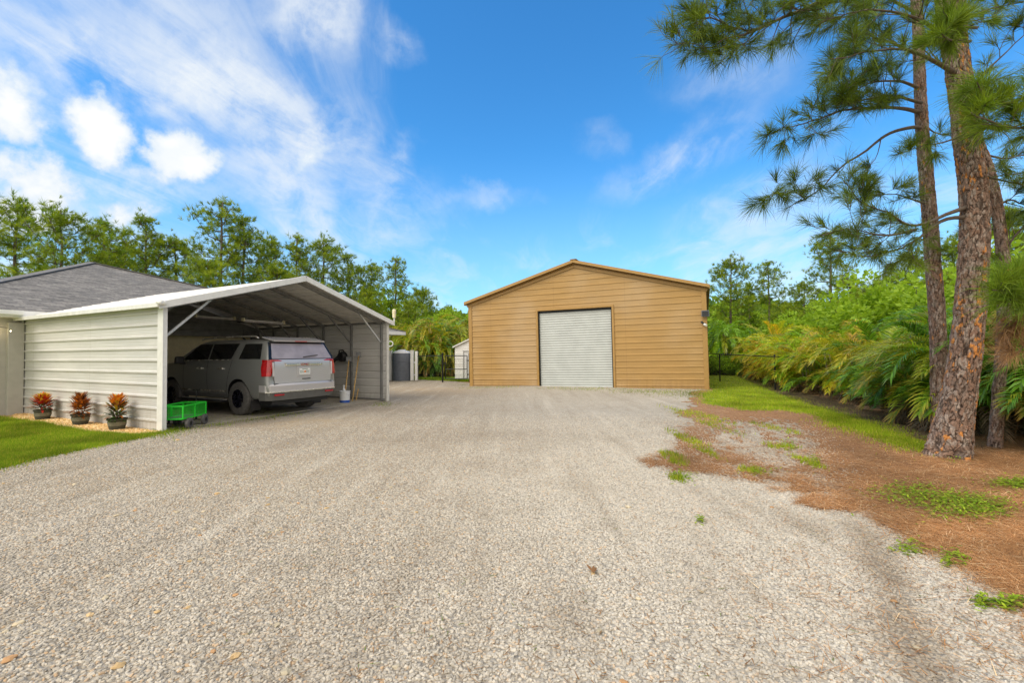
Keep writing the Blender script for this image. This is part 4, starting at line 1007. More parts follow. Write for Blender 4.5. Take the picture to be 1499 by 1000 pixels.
# ------------------------------------------------------------------ things along the right carport wall
def wallpt(x, y, z=0.): return CM @ Vector((x, y, z))
def build_tools():
    for k, (x, y, lab, lz) in enumerate((( 5.72, 1.18, 'yellow wooden handled tool leaning in the carport, closer to the SUV', 1.30), (5.86, .98, 'longer yellow wooden handled tool leaning by the bucket', 1.45))):
        t = thing('garden_tool', lab, 'tool', wallpt(x, y), CPY, 'wooden handled tools leaning on the carport wall')
        top = Vector((.34, .22-.1*k, lz)); h = MB(); h.tube([(-.32, -.28, .03), tuple(top)], .017, 8); h.build('handle', MAT['wood'], t, smooth=True)
        h = MB(); h.box((top.x+.0, top.y, top.z+.03), (.22, .02, .16)); h.build('blade', MAT['greyplastic'], t, bevel=.01)
    t = thing('bucket', 'white plastic bucket with blue base by the carport opening', 'bucket', wallpt(5.27, .74, .01), CPY)
    b = MB(); b.lathe([(0, 0), (.145, 0), (.148, .08)], n=28); b.build('blue_base', MAT['blue'], t, smooth=True, auto=30)
    b = MB(); b.lathe([(.148, .08), (.158, .33), (.166, .335), (.166, .36), (.156, .365), (.15, .33), (.14, .1), (0, .1)], n=28); b.build('bucket_body', MAT['bucket'], t, smooth=True, auto=30)
    b = MB(); b.tube([(.16, 0, .34), (.12, -.12, .30), (0, -.175, .24), (-.12, -.12, .30), (-.16, 0, .34)], .004, 6); b.build('bail_handle', MAT['galv'], t)
    t = thing('spray_bottle', 'small white bottle standing inside the white bucket', 'bottle', wallpt(5.25, .76, .12), CPY)
    b = MB(); b.lathe([(0, 0), (.05, 0), (.052, .27), (.03, .33), (.018, .35), (.018, .38), (0, .38)], n=18); b.build('bottle_body', MAT['bucket'], t, smooth=True, auto=40)
    b = MB(); b.cyl((0, 0, .38), (0, 0, .43), .024, n=12); b.build('cap', MAT['white'], t)
    # wheelbarrow tipped up against the wall
    t = thing('wheelbarrow', 'grey wheelbarrow tipped upright against the carport side wall', 'wheelbarrow'); t.matrix_world = CM @ Matrix.Translation((5.98, 1.25, .02)) @ Matrix.Rotation(radians(-72), 4, 'Y') @ Matrix.Rotation(radians(90), 4, 'Z') @ Matrix.Identity(4)
    n = 20; top = []; bot = []
    for k in range(n):
        a = 2*pi*k/n; top.append((.34*cos(a)*(1-.15*sin(a)), .62+.46*sin(a), .20)); bot.append((.19*cos(a), .60+.24*sin(a), -.02))
    m = MB(); m.add(top+bot+[(x*.97, .62+(y-.62)*.97, z) for x, y, z in top]+[(x, y, z+.012) for x, y, z in bot],
          [(k, (k+1) % n, n+(k+1) % n, n+k) for k in range(n)]+[(2*n+k, 3*n+k, 3*n+(k+1) % n, 2*n+(k+1) % n) for k in range(n)]+[tuple(range(n, 2*n)), tuple(range(3*n, 4*n))]+[(k, 2*n+k, 2*n+(k+1) % n, (k+1) % n) for k in range(n)])
    m.build('tray', MAT['greyplastic'], t, smooth=True, auto=35)
    m = MB()
    for s in (-1, 1): m.tube([(s*.05, 1.22, -.10), (s*.16, .75, -.05), (s*.28, .0, .02), (s*.30, -.35, .06)], .016, 8)
    m.build('handle_frame', MAT['wood'], t)
    m = MB(); m.lathe([(.07, -.035), (.16, -.04), (.19, -.02), (.19, .02), (.16, .04), (.07, .035)], n=24, M=Matrix.Translation((0, 1.24, -.12)) @ Matrix.Rotation(pi/2, 4, 'Y')); m.build('wheel', MAT['rubber'], t, smooth=True)
    m = MB()
    for s in (-1, 1): m.tube([(s*.20, .45, -.02), (s*.22, .30, -.28), (s*.22, .15, -.28), (s*.26, .12, .0)], .012, 8)
    m.build('leg_strut', MAT['blackm'], t)
    # black blower hung on the wall
    t = thing('leaf_blower', 'black leaf blower hanging on the right inner wall of the carport', 'leaf blower', wallpt(CW-.20, 1.75, 1.42), CPY)
    m = MB(); m.lathe([(0, -.1), (.13, -.1), (.17, -.04), (.17, .06), (.12, .11), (0, .12)], n=22, M=Matrix.Rotation(pi/2, 4, 'Y')); m.build('fan_housing', MAT['black'], t, smooth=True, auto=40)
    m = MB(); m.tube([(0, .1, .0), (-.02, .35, -.12), (-.03, .62, -.34), (-.03, .80, -.52)], [.075, .06, .05, .055], 14); m.build('blow_tube', MAT['black'], t, smooth=True)
    m = MB(); m.tube([(0, -.12, .1), (0, -.02, .22), (0, .14, .2), (0, .17, .05)], .022, 8); m.build('grip', MAT['black'], t, smooth=True)
build_tools()

# ------------------------------------------------------------------ gate, privacy panel, shed, fences
def chain_mesh(mb, a, b, h, z0=.05, pitch=.11, w=.004):
    a = Vector((*a[:2], 0)); b = Vector((*b[:2], 0)); L = (b-a).length; d = (b-a)/L
    for sgn in (1, -1):
        s = -h
        while s < L:
            # diagonal wires clipped to the panel
            u0, u1 = max(s, 0), min(s+h, L)
            if u1 > u0:
                za, zb = u0-s, u1-s
                if sgn < 0: za, zb = h-za, h-zb
                mb.beam(a+d*u0+Vector((0, 0, z0+za)), a+d*u1+Vector((0, 0, z0+zb)), w, w)
            s += pitch
def build_back():
    # slate panel between white vinyl posts
    a = G(574,557); b = G(601,557); c = G(607.5,557)
    t = thing('vinyl_fence', 'white vinyl posts standing either side of the dark round tank', 'fence', (0, 0, 0))
    d = Vector((b-a)); d.z = 0; d.normalize(); nrm = Vector((-d.y, d.x, 0))
    A = Vector((a[0], a[1], 0)); B = Vector((b[0], b[1], 0)); Cc = Vector((c[0], c[1], 0))
    for p, w in ((A-d*.14, .26), (B+d*.10, .17)):
        m = MB(); m.beam(p-d*w/2+Vector((0, 0, .82)), p+d*w/2+Vector((0, 0, .82)), .14, 1.64); m.beam(p-d*(w/2+.02)+Vector((0, 0, 1.66)), p+d*(w/2+.02)+Vector((0, 0, 1.66)), .18, .04); m.build('post', MAT['white'], t, bevel=.008)
    m = MB(); m.beam(B+d*.20+Vector((0, 0, 1.0))+nrm*.05, Cc+d*.08+Vector((0, 0, 1.0))+nrm*.05, .05, .07); m.beam(B+d*.2+Vector((0, 0, .3))+nrm*.05, Cc+d*.08+Vector((0, 0, .3))+nrm*.05, .05, .07); m.beam(Cc+d*.02+Vector((0, 0, .82)), Cc+d*.16+Vector((0, 0, .82)), .12, 1.62); m.build('gate_post', MAT['white'], t)
    # white water tank behind the panel and rustic timber rack with its bits
    q = (A+B)/2; rr_ = (B-A).length/2-.02; t2 = thing('water_tank', 'dark slate grey round water tank between the white vinyl posts', 'tank', (q[0], q[1]+.12, -.02))
    m = MB(); m.lathe([(0, 0), (rr_, 0), (rr_, .5), (rr_-.012, .51), (rr_-.012, .53), (rr_, .54), (rr_, 1.02), (rr_-.012, 1.03), (rr_-.012, 1.05), (rr_, 1.06), (rr_, 1.50), (rr_-.03, 1.545), (0, 1.56)], n=40); m.build('tank_body', MAT['slate'], t2, smooth=True, auto=35)
    m = MB(); m.lathe([(rr_-.02, 1.54), (rr_-.05, 1.60), (.40, 1.66), (.22, 1.69), (.2, 1.75), (0, 1.755)], n=32); m.build('domed_lid', MAT['bucket'], t2, smooth=True, auto=35)
    q = PY(585, 505, 28.5); t3 = thing('timber_rack', 'weathered timber crossbeam rack above and behind the dark round tank', 'timber rack', (q[0], q[1], 0))
    for x in (-.9, 1.1): m = MB(); m.beam((x, 0, 0), (x, 0, 1.95), .1, .1); m.build('upright', MAT['barkfar'], t3)
    m = MB(); m.beam((-1.3, 0, 2.02), (1.35, 0, 1.93), .12, .10); m.build('crossbeam', MAT['barkfar'], t3)
    m = MB(); m.lathe([(.13, -.03), (.19, -.03), (.19, .03), (.13, .03), (.13, -.03)], n=20, M=Matrix.Translation((-.55, -.1, 2.12)) @ Matrix.Rotation(pi/2, 4, 'X')); m.build('hose_reel', MAT['bucket'], t3)
    # chain link gate and fence
    P = [G(608,557), G(648,558), G(652,558), G(684,558)]; P = [Vector((p[0], p[1], 0)) for p in P]
    yy = P[0]; H = 1.36
    t = thing('chain_link_fence', 'black chain link fence run from the white post to the gate posts', 'fence')
    m = MB(); chain_mesh(m, P[0]+Vector((.1, 0, 0)), P[1], H-.05); m.build('wire_mesh', MAT['blackm'], t)
    m = MB(); m.cyl(P[0]+Vector((0.1, 0, H)), P[1]+Vector((0, 0, H)), .02, n=8); m.build('top_rail', MAT['blackm'], t)
    m = MB(); m.cyl(P[1]-Vector((0, 0, .1)), P[1]+Vector((0, 0, H+.1)), .045, n=12); m.lathe([(.05, 0), (.04, .05), (0, .07)], P[1]+Vector((0, 0, H+.1)), 12); m.build('post', MAT['blackm'], t, smooth=True, auto=40)
    t = thing('chain_link_gate', 'black chain link gate with mid rail in front of the white shed', 'gate')
    m = MB()
    for z in (.12, .64, H): m.cyl(P[2]+Vector((0, 0, z)), P[3]+Vector((0, 0, z)), .022, n=8)
    for p in (P[2], P[3]): m.cyl(p+Vector((0, 0, .10)), p+Vector((0, 0, H)), .024, n=8)
    m.build('gate_frame', MAT['blackm'], t, smooth=True, auto=40)
    m = MB(); chain_mesh(m, P[2], P[3], H-.12, .12); m.build('wire_mesh', MAT['blackm'], t)
    m = MB(); m.box(P[2]+Vector((-.02, 0, .95)), (.12, .05, .06)); m.build('latch', MAT['blackm'], t)
    t = thing('gate_post', 'black gate post against the left corner of the tan shop', 'post', tuple(P[3]+Vector((.12, 0, 0))))
    m = MB(); m.cyl((0, 0, -.1), (0, 0, H+.08), .045, n=12); m.lathe([(.05, 0), (.04, .05), (0, .07)], (0, 0, H+.08), 12); m.build('post_tube', MAT['blackm'], t, smooth=True, auto=40)
    for z in (.35, 1.1):
        m = MB(); m.box((-.07, 0, z), (.10, .05, .05)); m.build('hinge', MAT['blackm'], t)
    # white shed: gable end with a panel door
    q = G(668,557.0); t = thing('garden_shed', 'small white gabled garden shed half hidden behind the left side of the tan shop', 'shed', (q[0]-.22, q[1]+1.2, 0), radians(-9))
    w, dp, h, rg = 2.5, 3.0, 1.86, 2.42
    m = MB()
    ribbed(m, lambda z: 0 if z < h else (z-h)/(rg-h)*w/2, lambda z: w if z < h else w-(z-h)/(rg-h)*w/2, -.05, rg, lambda x, o, z: (x, -o*.5, z), .30, holes=[(.50, 1.95, 0, 1.62)])
    m.quad((0, 0, -.05), (0, dp, -.05), (0, dp, h), (0, 0, h)); m.quad((w, 0, -.05), (w, dp, -.05), (w, dp, h), (w, 0, h)); m.quad((0, dp, -.05), (w, dp, -.05), (w, dp, h), (0, dp, h)); m.build('wall', MAT['white'], t)
    m = MB(); m.box((.30+.92, .03, .80), (1.42, .04, 1.62)); m.build('door_panel', MAT['bucket'], t)
    m = MB()
    for x in (.50, 1.22, 1.95): m.box((x, -.01, .81), (.05, .04, 1.62))
    m.box((1.22, -.01, 1.63), (1.5, .04, .05)); m.build('door_frame', MAT['galv'], t)
    for s in (-1, 1):
        m = MB(); e = Vector((w/2+s*(w/2+.12), 0, h-.05)); k = Vector((w/2, 0, rg+.01)); m.add([k+Vector((0, -.1, 0)), e+Vector((0, -.1, 0)), e+Vector((0, dp+.1, 0)), k+Vector((0, dp+.1, 0)), k+Vector((0, -.1, .07)), e+Vector((0, -.1, .07)), e+Vector((0, dp+.1, .07)), k+Vector((0, dp+.1, .07))], [(0, 1, 2, 3), (4, 7, 6, 5), (0, 4, 5, 1), (1, 5, 6, 2), (2, 6, 7, 3), (3, 7, 4, 0)]); m.build('roof_panel', MAT['white'], t)
    # right fence: from behind the shop to the single near post, then into the palms
    t = thing('boundary_fence', 'thin black chain link fence crossing the lawn into the palm hedge right of the shop', 'fence')
    n0 = Vector(G(1135,572)); n0.z = 0; f0 = Vector((10.4, 27.5, 0)); HH = 1.26; out = Vector((n0.x+1.3, n0.y-.1, 0))
    for nm, p in (('post', n0), ('post', n0.lerp(f0, .5)), ('post', f0)):
        m = MB(); m.cyl(p-Vector((0, 0, .1)), p+Vector((0, 0, HH+.05)), .032, n=12); m.lathe([(.036, 0), (.02, .04), (0, .05)], p+Vector((0, 0, HH+.05)), 12); m.build(nm, MAT['blackm'], t, smooth=True, auto=40)
    m = MB(); m.cyl(f0+Vector((0, 0, HH+.18)), n0.lerp(f0, .5)+Vector((0, 0, HH+.08)), .02, n=8); m.cyl(n0.lerp(f0, .5)+Vector((0, 0, HH+.08)), n0+Vector((0, 0, HH)), .02, n=8); m.cyl(n0+Vector((0, 0, HH)), out+Vector((0, 0, HH)), .018, n=8); m.build('top_rail', MAT['blackm'], t)
    m = MB(); chain_mesh(m, n0, f0, HH-.06, .04, .16, .0022); m.build('wire_mesh', MAT['blackm'], t)
build_back()

# ------------------------------------------------------------------ foliage builders
def unit(v): v = np.asarray(v, float); return v/(np.linalg.norm(v, axis=-1, keepdims=True)+1e-9)
def tufts(L, P, D, n, length, width, spread, cols, r, jit=.25, curve=.18):
    """needle tufts: at each point P a brush of n thin tapering needles around direction D"""
    P = np.asarray(P, float); D = unit(np.asarray(D, float)); N = len(P)
    d = np.repeat(D, n, 0); b = np.repeat(P, n, 0)
    rv = unit(r.randn(N*n, 3)); rv = unit(rv-d*(rv*d).sum(1, keepdims=True))
    th = np.abs(r.rand(N*n, 1))**.7*spread
    tv = .55+.7*r.rand(N, 1); th = th*np.repeat(.55+.6*r.rand(N, 1), n, 0)
    nd = unit(d*np.cos(th)+rv*np.sin(th)); ln = length*(1+jit*r.randn(N*n, 1)).clip(.4, 1.6)*np.repeat(tv, n, 0)*1.08
    b = b+nd*.01-d*r.rand(N*n, 1)*length*.45
    mid = b+nd*ln*.55; tip = b+nd*ln+np.array([0, 0, -1.])*ln*curve*r.rand(N*n, 1)*1.3
    s = unit(np.cross(nd, r.randn(N*n, 3)))*width/2
    V = np.stack([b-s*.8, b+s*.8, mid+s, mid-s, tip], 1).reshape(-1, 3)
    o = (np.arange(N*n)*5)[:, None]
    Fc = np.concatenate([o+np.array([0, 1, 2]), o+np.array([0, 2, 3]), o+np.array([3, 2, 4])])
    c = cols(N, r); c = np.repeat(c, n, 0)*(.75+.5*r.rand(N*n, 1)); C5 = np.repeat(c, 5, 0)
    L.add(V, Fc, C5)
def crv(pts, n):
    """smooth resample of a polyline (Catmull-Rom)"""
    P = np.array(pts, float); P = np.vstack([2*P[0]-P[1], P, 2*P[-1]-P[-2]]); out = []
    m = len(P)-3
    for u in np.linspace(0, m-1e-6, n):
        i = int(u); t = u-i; a, b, c, d = P[i:i+4]
        out.append(.5*((2*b)+(-a+c)*t+(2*a-5*b+4*c-d)*t*t+(-a+3*b-3*c+d)*t**3))
    return np.array(out)
def pine_cols(base, var):
    def f(N, r):
        t = r.rand(N, 1); c = np.array(base)*(1-t)+np.array(var)*t
        return c*(.8+.4*r.rand(N, 1))
    return f

# ---------------- trunks with plated bark (real relief)
def bark_trunk(name, pts, radii, parent, nz, na, seed, plate=(.085, .12), depth=.016, orange=.12, zref=3.0):
    C_ = crv([tuple(p)+(r_,) for p, r_ in zip(pts, radii)], nz); ctr = C_[:, :3]; rad = C_[:, 3]
    arc = np.concatenate([[0], np.cumsum(np.linalg.norm(np.diff(ctr, axis=0), axis=1))])
    T_ = unit(np.gradient(ctr, axis=0)); X = unit(np.cross(np.array([0, 1., 0]), T_)); Y = np.cross(T_, X)
    th = np.linspace(0, 2*pi, na, endpoint=False); A_, S_ = np.meshgrid(th, arc)
    R_ = rad[:, None]*np.ones_like(A_)
    rr = np.random.RandomState(seed); ncol = max(6, int(round(2*pi*np.mean(radii)/plate[0]))); rows = int(arc[-1]/plate[1])+2
    # cellular plates on the unrolled surface
    u = A_/(2*pi)*ncol+1.5*(fbm(np.abs(A_-pi)*4, S_*9, 1, 4)-.5); v = S_/plate[1]+2.0*(fbm(np.abs(A_-pi)*3+9, S_*7, 1.5, 4)-.5)
    def cells(u, v, nc, nr, sd):
        q = np.random.RandomState(sd); jx = q.rand(nr+4, nc); jy = q.rand(nr+4, nc); idr = q.rand(nr+4, nc)
        f1 = np.full(u.shape, 9.); f2 = np.full(u.shape, 9.); cid = np.zeros(u.shape); oy = np.zeros(u.shape)
        ui = np.floor(u).astype(int); vi = np.floor(v).astype(int)
        for dx in (-1, 0, 1):
            for dy in (-1, 0, 1):
                cx = ui+dx; cy = vi+dy; cm = cx % nc; cn = np.clip(cy+2, 0, nr+3)
                py = cy+jy[cn, cm]; dd = np.abs(u-cx-jx[cn, cm])*.95+np.abs(v-py)*.45+.25*np.sqrt((u-cx-jx[cn, cm])**2+(v-py)**2)
                nf = dd < f1; f2 = np.where(nf, f1, np.minimum(f2, dd)); cid = np.where(nf, idr[cn, cm], cid); oy = np.where(nf, v-py, oy); f1 = np.where(nf, dd, f1)
        return f2-f1, cid, oy
    e1, cid, oy = cells(u, v, ncol, rows, seed+1)
    u2 = A_/(2*pi)*ncol*2+.8*(fbm(np.abs(A_-pi)*9, S_*20, 1, 3)-.5); v2 = S_/plate[1]*2.6+1.0*(fbm(np.abs(A_-pi)*9+4, S_*22, 1, 3)-.5)
    e2, cid2, oy2 = cells(u2, v2, ncol*2, int(rows*2.7)+3, seed+2)
    e = np.clip(e1/.24, 0, 1); e = e*e*(3-2*e); cidA = cid; 
    e = e*(.82+.18*np.clip(e2/.2, 0, 1)); cid = np.clip(.6*cid+.55*(cid2-.4)-.30*oy, 0, 1.3)
    fine = fbm(A_*rad.mean()*60, S_*60, .5, 3)-.5; flat = fbm(A_*rad.mean()*20+3, S_*9, .8, 3)-.5
    disp = depth*(e*(.55+.75*cid)-.5)+depth*.5*fine*e+.02*flat*rad[:, None]/.25
    if zref: # root flare lobes
        fl = np.exp(-(S_/.30)**2); disp = disp+fl*rad[:, None]*.16*(.3+np.sin(A_*4+1.3)*.5+.5*np.sin(A_*7))
    R_ = R_+disp
    V = ctr[:, None]+X[:, None]*(np.cos(A_)*R_)[..., None]+Y[:, None]*(np.sin(A_)*R_)[..., None]
    groove = np.array([.055, .038, .03]); grey = np.array([.22, .17, .14]); brown = np.array([.25, .15, .105]); rust = np.array([.55, .24, .07]); ash = np.array([.32, .26, .22])
    t1 = np.clip(.5*((cidA*7.3) % 1)+.5*cid2, 0, 1)[..., None]; c = grey*(1-t1)+brown*t1
    t2 = (((cid2*13.7) % 1) > .72)[..., None]; c = np.where(t2, ash, c)
    hz = fbm(A_*1.3+seed, S_*1.2, 1, 3)
    t3 = ((((cid2*29.3) % 1) > 1-orange*2.4) & (hz > .5) & (((cidA*5.1) % 1) > .35))[..., None]; c = np.where(t3, rust, c)
    c = c*(1+.35*fine[..., None]); c = groove+(c-groove)*np.clip(e*1.15, 0, 1)[..., None]
    i = np.arange(nz-1)[:, None]; j = np.arange(na)[None]
    Fq = np.stack([i*na+j, i*na+(j+1) % na, (i+1)*na+(j+1) % na, (i+1)*na+j], -1).reshape(-1, 4)
    L = Leaf(); L.add(V.reshape(-1, 3), Fq, c.reshape(-1, 3)); return L.build(name, MAT['bark'], parent, smooth=True)

def rel(P, base): return np.array(P)-np.array(base)
def grow_branch(L, LB, path, rads, r, twig_len, twig_every, needles, ndl, ndw, cols, start=.25, tuft_sp=.15, droop=0., spread=1.15, up=.25, forks=True):
    """limb along path, twigs along it, needle tufts on the twigs"""
    n = max(8, int(np.linalg.norm(np.diff(path, axis=0), axis=1).sum()/.10)); C_ = crv(path, n)
    wob = np.stack([fbm(np.arange(n)*.35+r.rand()*99, np.full(n, k*7.7), 1, 2)-.5 for k in range(3)], 1)*.10; C_ = C_+wob*np.linspace(0, 1, n)[:, None]
    rad = np.interp(np.linspace(0, 1, n), np.linspace(0, 1, len(rads)), rads)
    LB.tube([tuple(p) for p in C_], list(rad), 7)
    T_ = unit(np.gradient(C_, axis=0)); seg = np.linalg.norm(C_[1]-C_[0]); k = start*n; TP = []; TD = []
    while k < n-1:
        i = int(k); f = i/n; base = C_[i]; side = unit(np.cross(T_[i], r.randn(3)))
        d = unit(T_[i]*(.55+.5*r.rand())+side*(.9+.2*r.randn())+np.array([0, 0, up-droop])); ln = twig_len*(.5+.8*r.rand())*(1.1-.45*f)
        m = max(4, int(ln/.09)); pts = [base]; dd = d.copy()
        for q in range(m):
            dd = unit(dd+.22*r.randn(3)+np.array([0, 0, .07-.05*droop])); pts.append(pts[-1]+dd*ln/m)
        pts = np.array(pts); LB.tube([tuple(p) for p in pts], list(np.linspace(max(.0035, rad[i]*.5), .003, len(pts))), 5)
        cover = .38
        for q in range(1, len(pts)):
            if q/len(pts) > 1-cover: TP.append(pts[q]); TD.append(unit(pts[q]-pts[q-1]))
        if forks:
            for _ in range(r.randint(1, 4)):
                q = r.randint(len(pts)//3, len(pts)); d2 = unit(unit(pts[min(q, len(pts)-1)]-pts[q-1])+.8*r.randn(3)+np.array([0, 0, .2])); e = pts[q-1]+d2*ln*(.2+.35*r.rand())
                LB.tube([tuple(pts[q-1]), tuple((pts[q-1]+e)/2+.02*r.randn(3)), tuple(e)], [.004, .0035, .003], 5); TP += [e, (e+pts[q-1])/2+d2*.03]; TD += [d2, d2]
        k += twig_every/seg*(.6+.8*r.rand())
    TP.append(C_[-1]); TD.append(T_[-1]); tufts(L, TP, TD, needles, ndl, ndw, spread, cols, r)

PCOL = pine_cols((.045, .085, .014), (.13, .185, .02)); PCOLB = pine_cols((.08, .15, .015), (.17, .25, .03))
def px_path(pts, Y0, Y1=None):
    Y1 = Y0 if Y1 is None else Y1; n = len(pts); return [PY(a, b, Y0+(Y1-Y0)*k/max(1, n-1)) for k, (a, b) in enumerate(pts)]
def near_pines():
    # --- big leaning pine
    b0 = G(1387, 668); t = thing('pine_tree', 'thick leaning pine with orange flaked bark, largest trunk at the right edge of the yard', 'tree', (b0[0], b0[1], 0))
    base = np.array([b0[0], b0[1], 0.])
    tp = [(1384,674,6.44,.395),(1392,640,6.44,.345),(1400,600,6.44,.292),(1410,540,6.44,.262),(1418,470,6.44,.252),(1424,400,6.44,.243),(1427,330,6.46,.236),(1424,270,6.5,.226),(1415,200,6.55,.218),(1405,120,6.6,.21),(1394,50,6.65,.205),(1384,-20,6.7,.20),(1372,-120,6.8,.19),(1358,-260,6.9,.17)]
    pts = [PY(a, b, Y)-base for a, b, Y, _ in tp]; pts[0][2] = -.12
    bark_trunk('trunk', pts, [q[3]*.66 for q in tp], t, 760, 260, 5, (.068, .15), .020, .13)
    limbs = [  # pixel path, depth from-to, start radius, twig length, spacing
        ([(1376,-60),(1300,-40),(1230,-14),(1188,8),(1156,20),(1128,34),(1100,42),(1078,41),(1040,26),(1012,32)], 6.7, 5.5, .050, .62, .10, .30),
        ([(1128,34),(1090,50),(1062,56),(1040,70),(1005,62),(985,66)], 5.9, 5.5, .018, .40, .10, .25),
        ([(1100,42),(1075,62),(1062,80),(1055,92)], 5.8, 5.7, .012, .30, .12, .35),
        ([(1404,110),(1376,94),(1324,72),(1268,76),(1216,88)], 6.6, 5.8, .045, .50, .09, .25),
        ([(1398,70),(1350,30),(1290,14),(1240,20),(1200,36)], 6.6, 6.0, .035, .52, .10, .2),
        ([(1424,300),(1390,312),(1340,330),(1300,312),(1262,298),(1234,266)], 6.5, 6.0, .035, .46, .085, .40),
        ([(1424,318),(1380,322),(1340,352),(1300,370),(1262,376),(1222,366)], 6.5, 6.0, .032, .50, .085, .35),
        ([(1340,336),(1296,345),(1250,336),(1205,344)], 6.2, 5.9, .02, .45, .085, .2),
        ([(1412,196),(1380,208),(1345,214),(1312,226)], 6.5, 6.0, .018, .26, .12, .45),
        ([(1416,190),(1438,180),(1462,192),(1510,178),(1560,170)], 6.5, 5.6, .045, .50, .10, .15),
        ([(1410,140),(1440,108),(1476,72),(1510,40)], 6.5, 6.2, .030, .42, .12, .2),
        ([(1398,40),(1430,20),(1470,8),(1530,-6)], 6.6, 6.0, .03, .5, .09, .1),
        ([(1388,-10),(1400,-30),(1450,-40),(1520,-50)], 6.7, 5.6, .03, .55, .1, .1),
        ([(1420,250),(1460,262),(1500,270),(1550,262)], 6.5, 6.0, .025, .42, .12, .3)]
    r = np.random.RandomState(21)
    for q, (pp, Ya, Yb, rad, tl, te, st) in enumerate(limbs):
        P = np.array(px_path(pp, Ya, Yb))-base; LB = MB(); L = Leaf()
        grow_branch(L, LB, P, [rad, rad*.55, rad*.25, .006], r, tl, te*1.35, 34, .19, .0042, PCOL, start=st)
        k = LB.build('branch', MAT['twig'], t, smooth=True); L.build('needles', MAT['leafA'], k)
    # dense dark crown sprays in front of the trunk, near the camera
    for pp, Ya, Yb in (([(1560,210),(1520,190),(1470,185),(1425,165)], 5.3, 4.7), ([(1560,120),(1510,140),(1465,150),(1430,120)], 5.2, 4.7), ([(1430,40),(1400,36),(1385,20)], 5.9, 5.4), ([(1420,60),(1390,58),(1376,48)], 5.9, 5.3)):
        P = np.array(px_path(pp, Ya, Yb))-base; LB = MB(); L = Leaf()
        grow_branch(L, LB, P, [.02, .012, .007], r, .26, .12, 44, .22, .0042, pine_cols((.07, .13, .012), (.15, .22, .02)), start=.2)
        k = LB.build('branch', MAT['twig'], t, smooth=True); L.build('needles', MAT['leafA'], k)
    # --- slimmer pine behind
    b1 = PY(1374, 622, 7.7); base = np.array([b1[0], b1[1], 0.]); t = thing('pine_tree', 'slim straight pine with grey bark standing just behind the leaning one', 'tree', tuple(base))
    tp = [(1378,645,7.7,.20),(1375,600,7.7,.185),(1374,520,7.7,.175),(1371,450,7.7,.172),(1366,390,7.7,.168),(1362,330,7.7,.165),(1356,260,7.7,.155),(1350,190,7.7,.135),(1346,110,7.7,.125),(1344,40,7.7,.118),(1338,-40,7.7,.11),(1330,-200,7.7,.09)]
    pts = [PY(a, b, Y)-base for a, b, Y, _ in tp]; pts[0][2] = -.12
    bark_trunk('trunk', pts, [q[3]*.62 for q in tp], t, 520, 110, 9, (.06, .16), .014, .02)
    limbs = [([(1350,188),(1336,186),(1300,196),(1268,220),(1236,240),(1204,272),(1180,292),(1150,304)], 7.7, 6.9, .036, .55, .085, .62),
        ([(1349,165),(1320,158),(1280,158),(1240,160),(1200,172),(1164,184),(1134,192)], 7.7, 6.8, .036, .55, .08, .25),
        ([(1348,130),(1316,118),(1276,120),(1244,130),(1222,118)], 7.7, 6.9, .028, .55, .09, .25),
        ([(1349,150),(1300,140),(1250,150),(1222,140)], 7.6, 6.8, .028, .5, .09, .2),
        ([(1180,292),(1160,280),(1136,284),(1120,290)], 7.0, 6.8, .012, .30, .08, .1),
        ([(1345,80),(1300,60),(1262,50),(1230,60)], 7.7, 7.0, .028, .55, .09, .2),
        ([(1345,20),(1290,-6),(1240,0),(1200,10)], 7.7, 7.0, .028, .55, .09, .2),
        ([(1350,180),(1372,195),(1400,200)], 7.7, 7.6, .02, .35, .14, .3),
        ([(1360,300),(1330,290),(1300,282),(1270,288)], 7.7, 7.3, .02, .45, .09, .3),
        ([(1345,60),(1380,40),(1430,30),(1480,20)], 7.7, 7.6, .03, .55, .09, .2),
        ([(1290,200),(1284,228),(1270,246),(1262,262)], 7.4, 7.3, .009, .22, .16, .5)]
    for q, (pp, Ya, Yb, rad, tl, te, st) in enumerate(limbs):
        P = np.array(px_path(pp, Ya, Yb))-base; LB = MB(); L = Leaf()
        grow_branch(L, LB, P, [rad, rad*.6, rad*.3, .006], r, tl, te*1.3, 30, .21, .0048, PCOL, start=st)
        k = LB.build('branch', MAT['twig'], t, smooth=True); L.build('needles', MAT['leafA'], k)
    # --- third stem leaning out from behind the main one
    b2 = G(1458, 668); base = np.array([b2[0]+.1, 6.75, 0.]); t = thing('pine_tree', 'thin grey pine trunk close to the right edge of the photo beside the thick one', 'tree', tuple(base))
    tp = [(1456,668,7.0,.125),(1459,620,7.0,.112),(1463,560,7.0,.105),(1469,470,7.0,.11),(1470,400,7.0,.115),(1462,320,7.1,.105),(1450,260,7.1,.10),(1432,205,7.2,.09),(1420,160,7.3,.08),(1412,60,7.4,.07),(1406,-80,7.5,.06)]
    pts = [PY(a, b, Y)-base for a, b, Y, _ in tp]; pts[0][2] = -.1
    bark_trunk('trunk', pts, [q[3]*.68 for q in tp], t, 420, 80, 13, (.055, .14), .012, .02)
    limbs = [([(1462,300),(1480,292),(1500,300),(1540,296)], 7.1, 6.9, .018, .45, .11, .2), ([(1470,372),(1482,352),(1500,332),(1530,318)], 7.0, 6.9, .02, .45, .11, .2),
             ([(1468,330),(1440,340),(1415,352),(1398,372)], 7.1, 7.4, .014, .35, .12, .3), ([(1440,225),(1470,232),(1500,226),(1540,220)], 7.2, 7.0, .018, .45, .1, .2)]
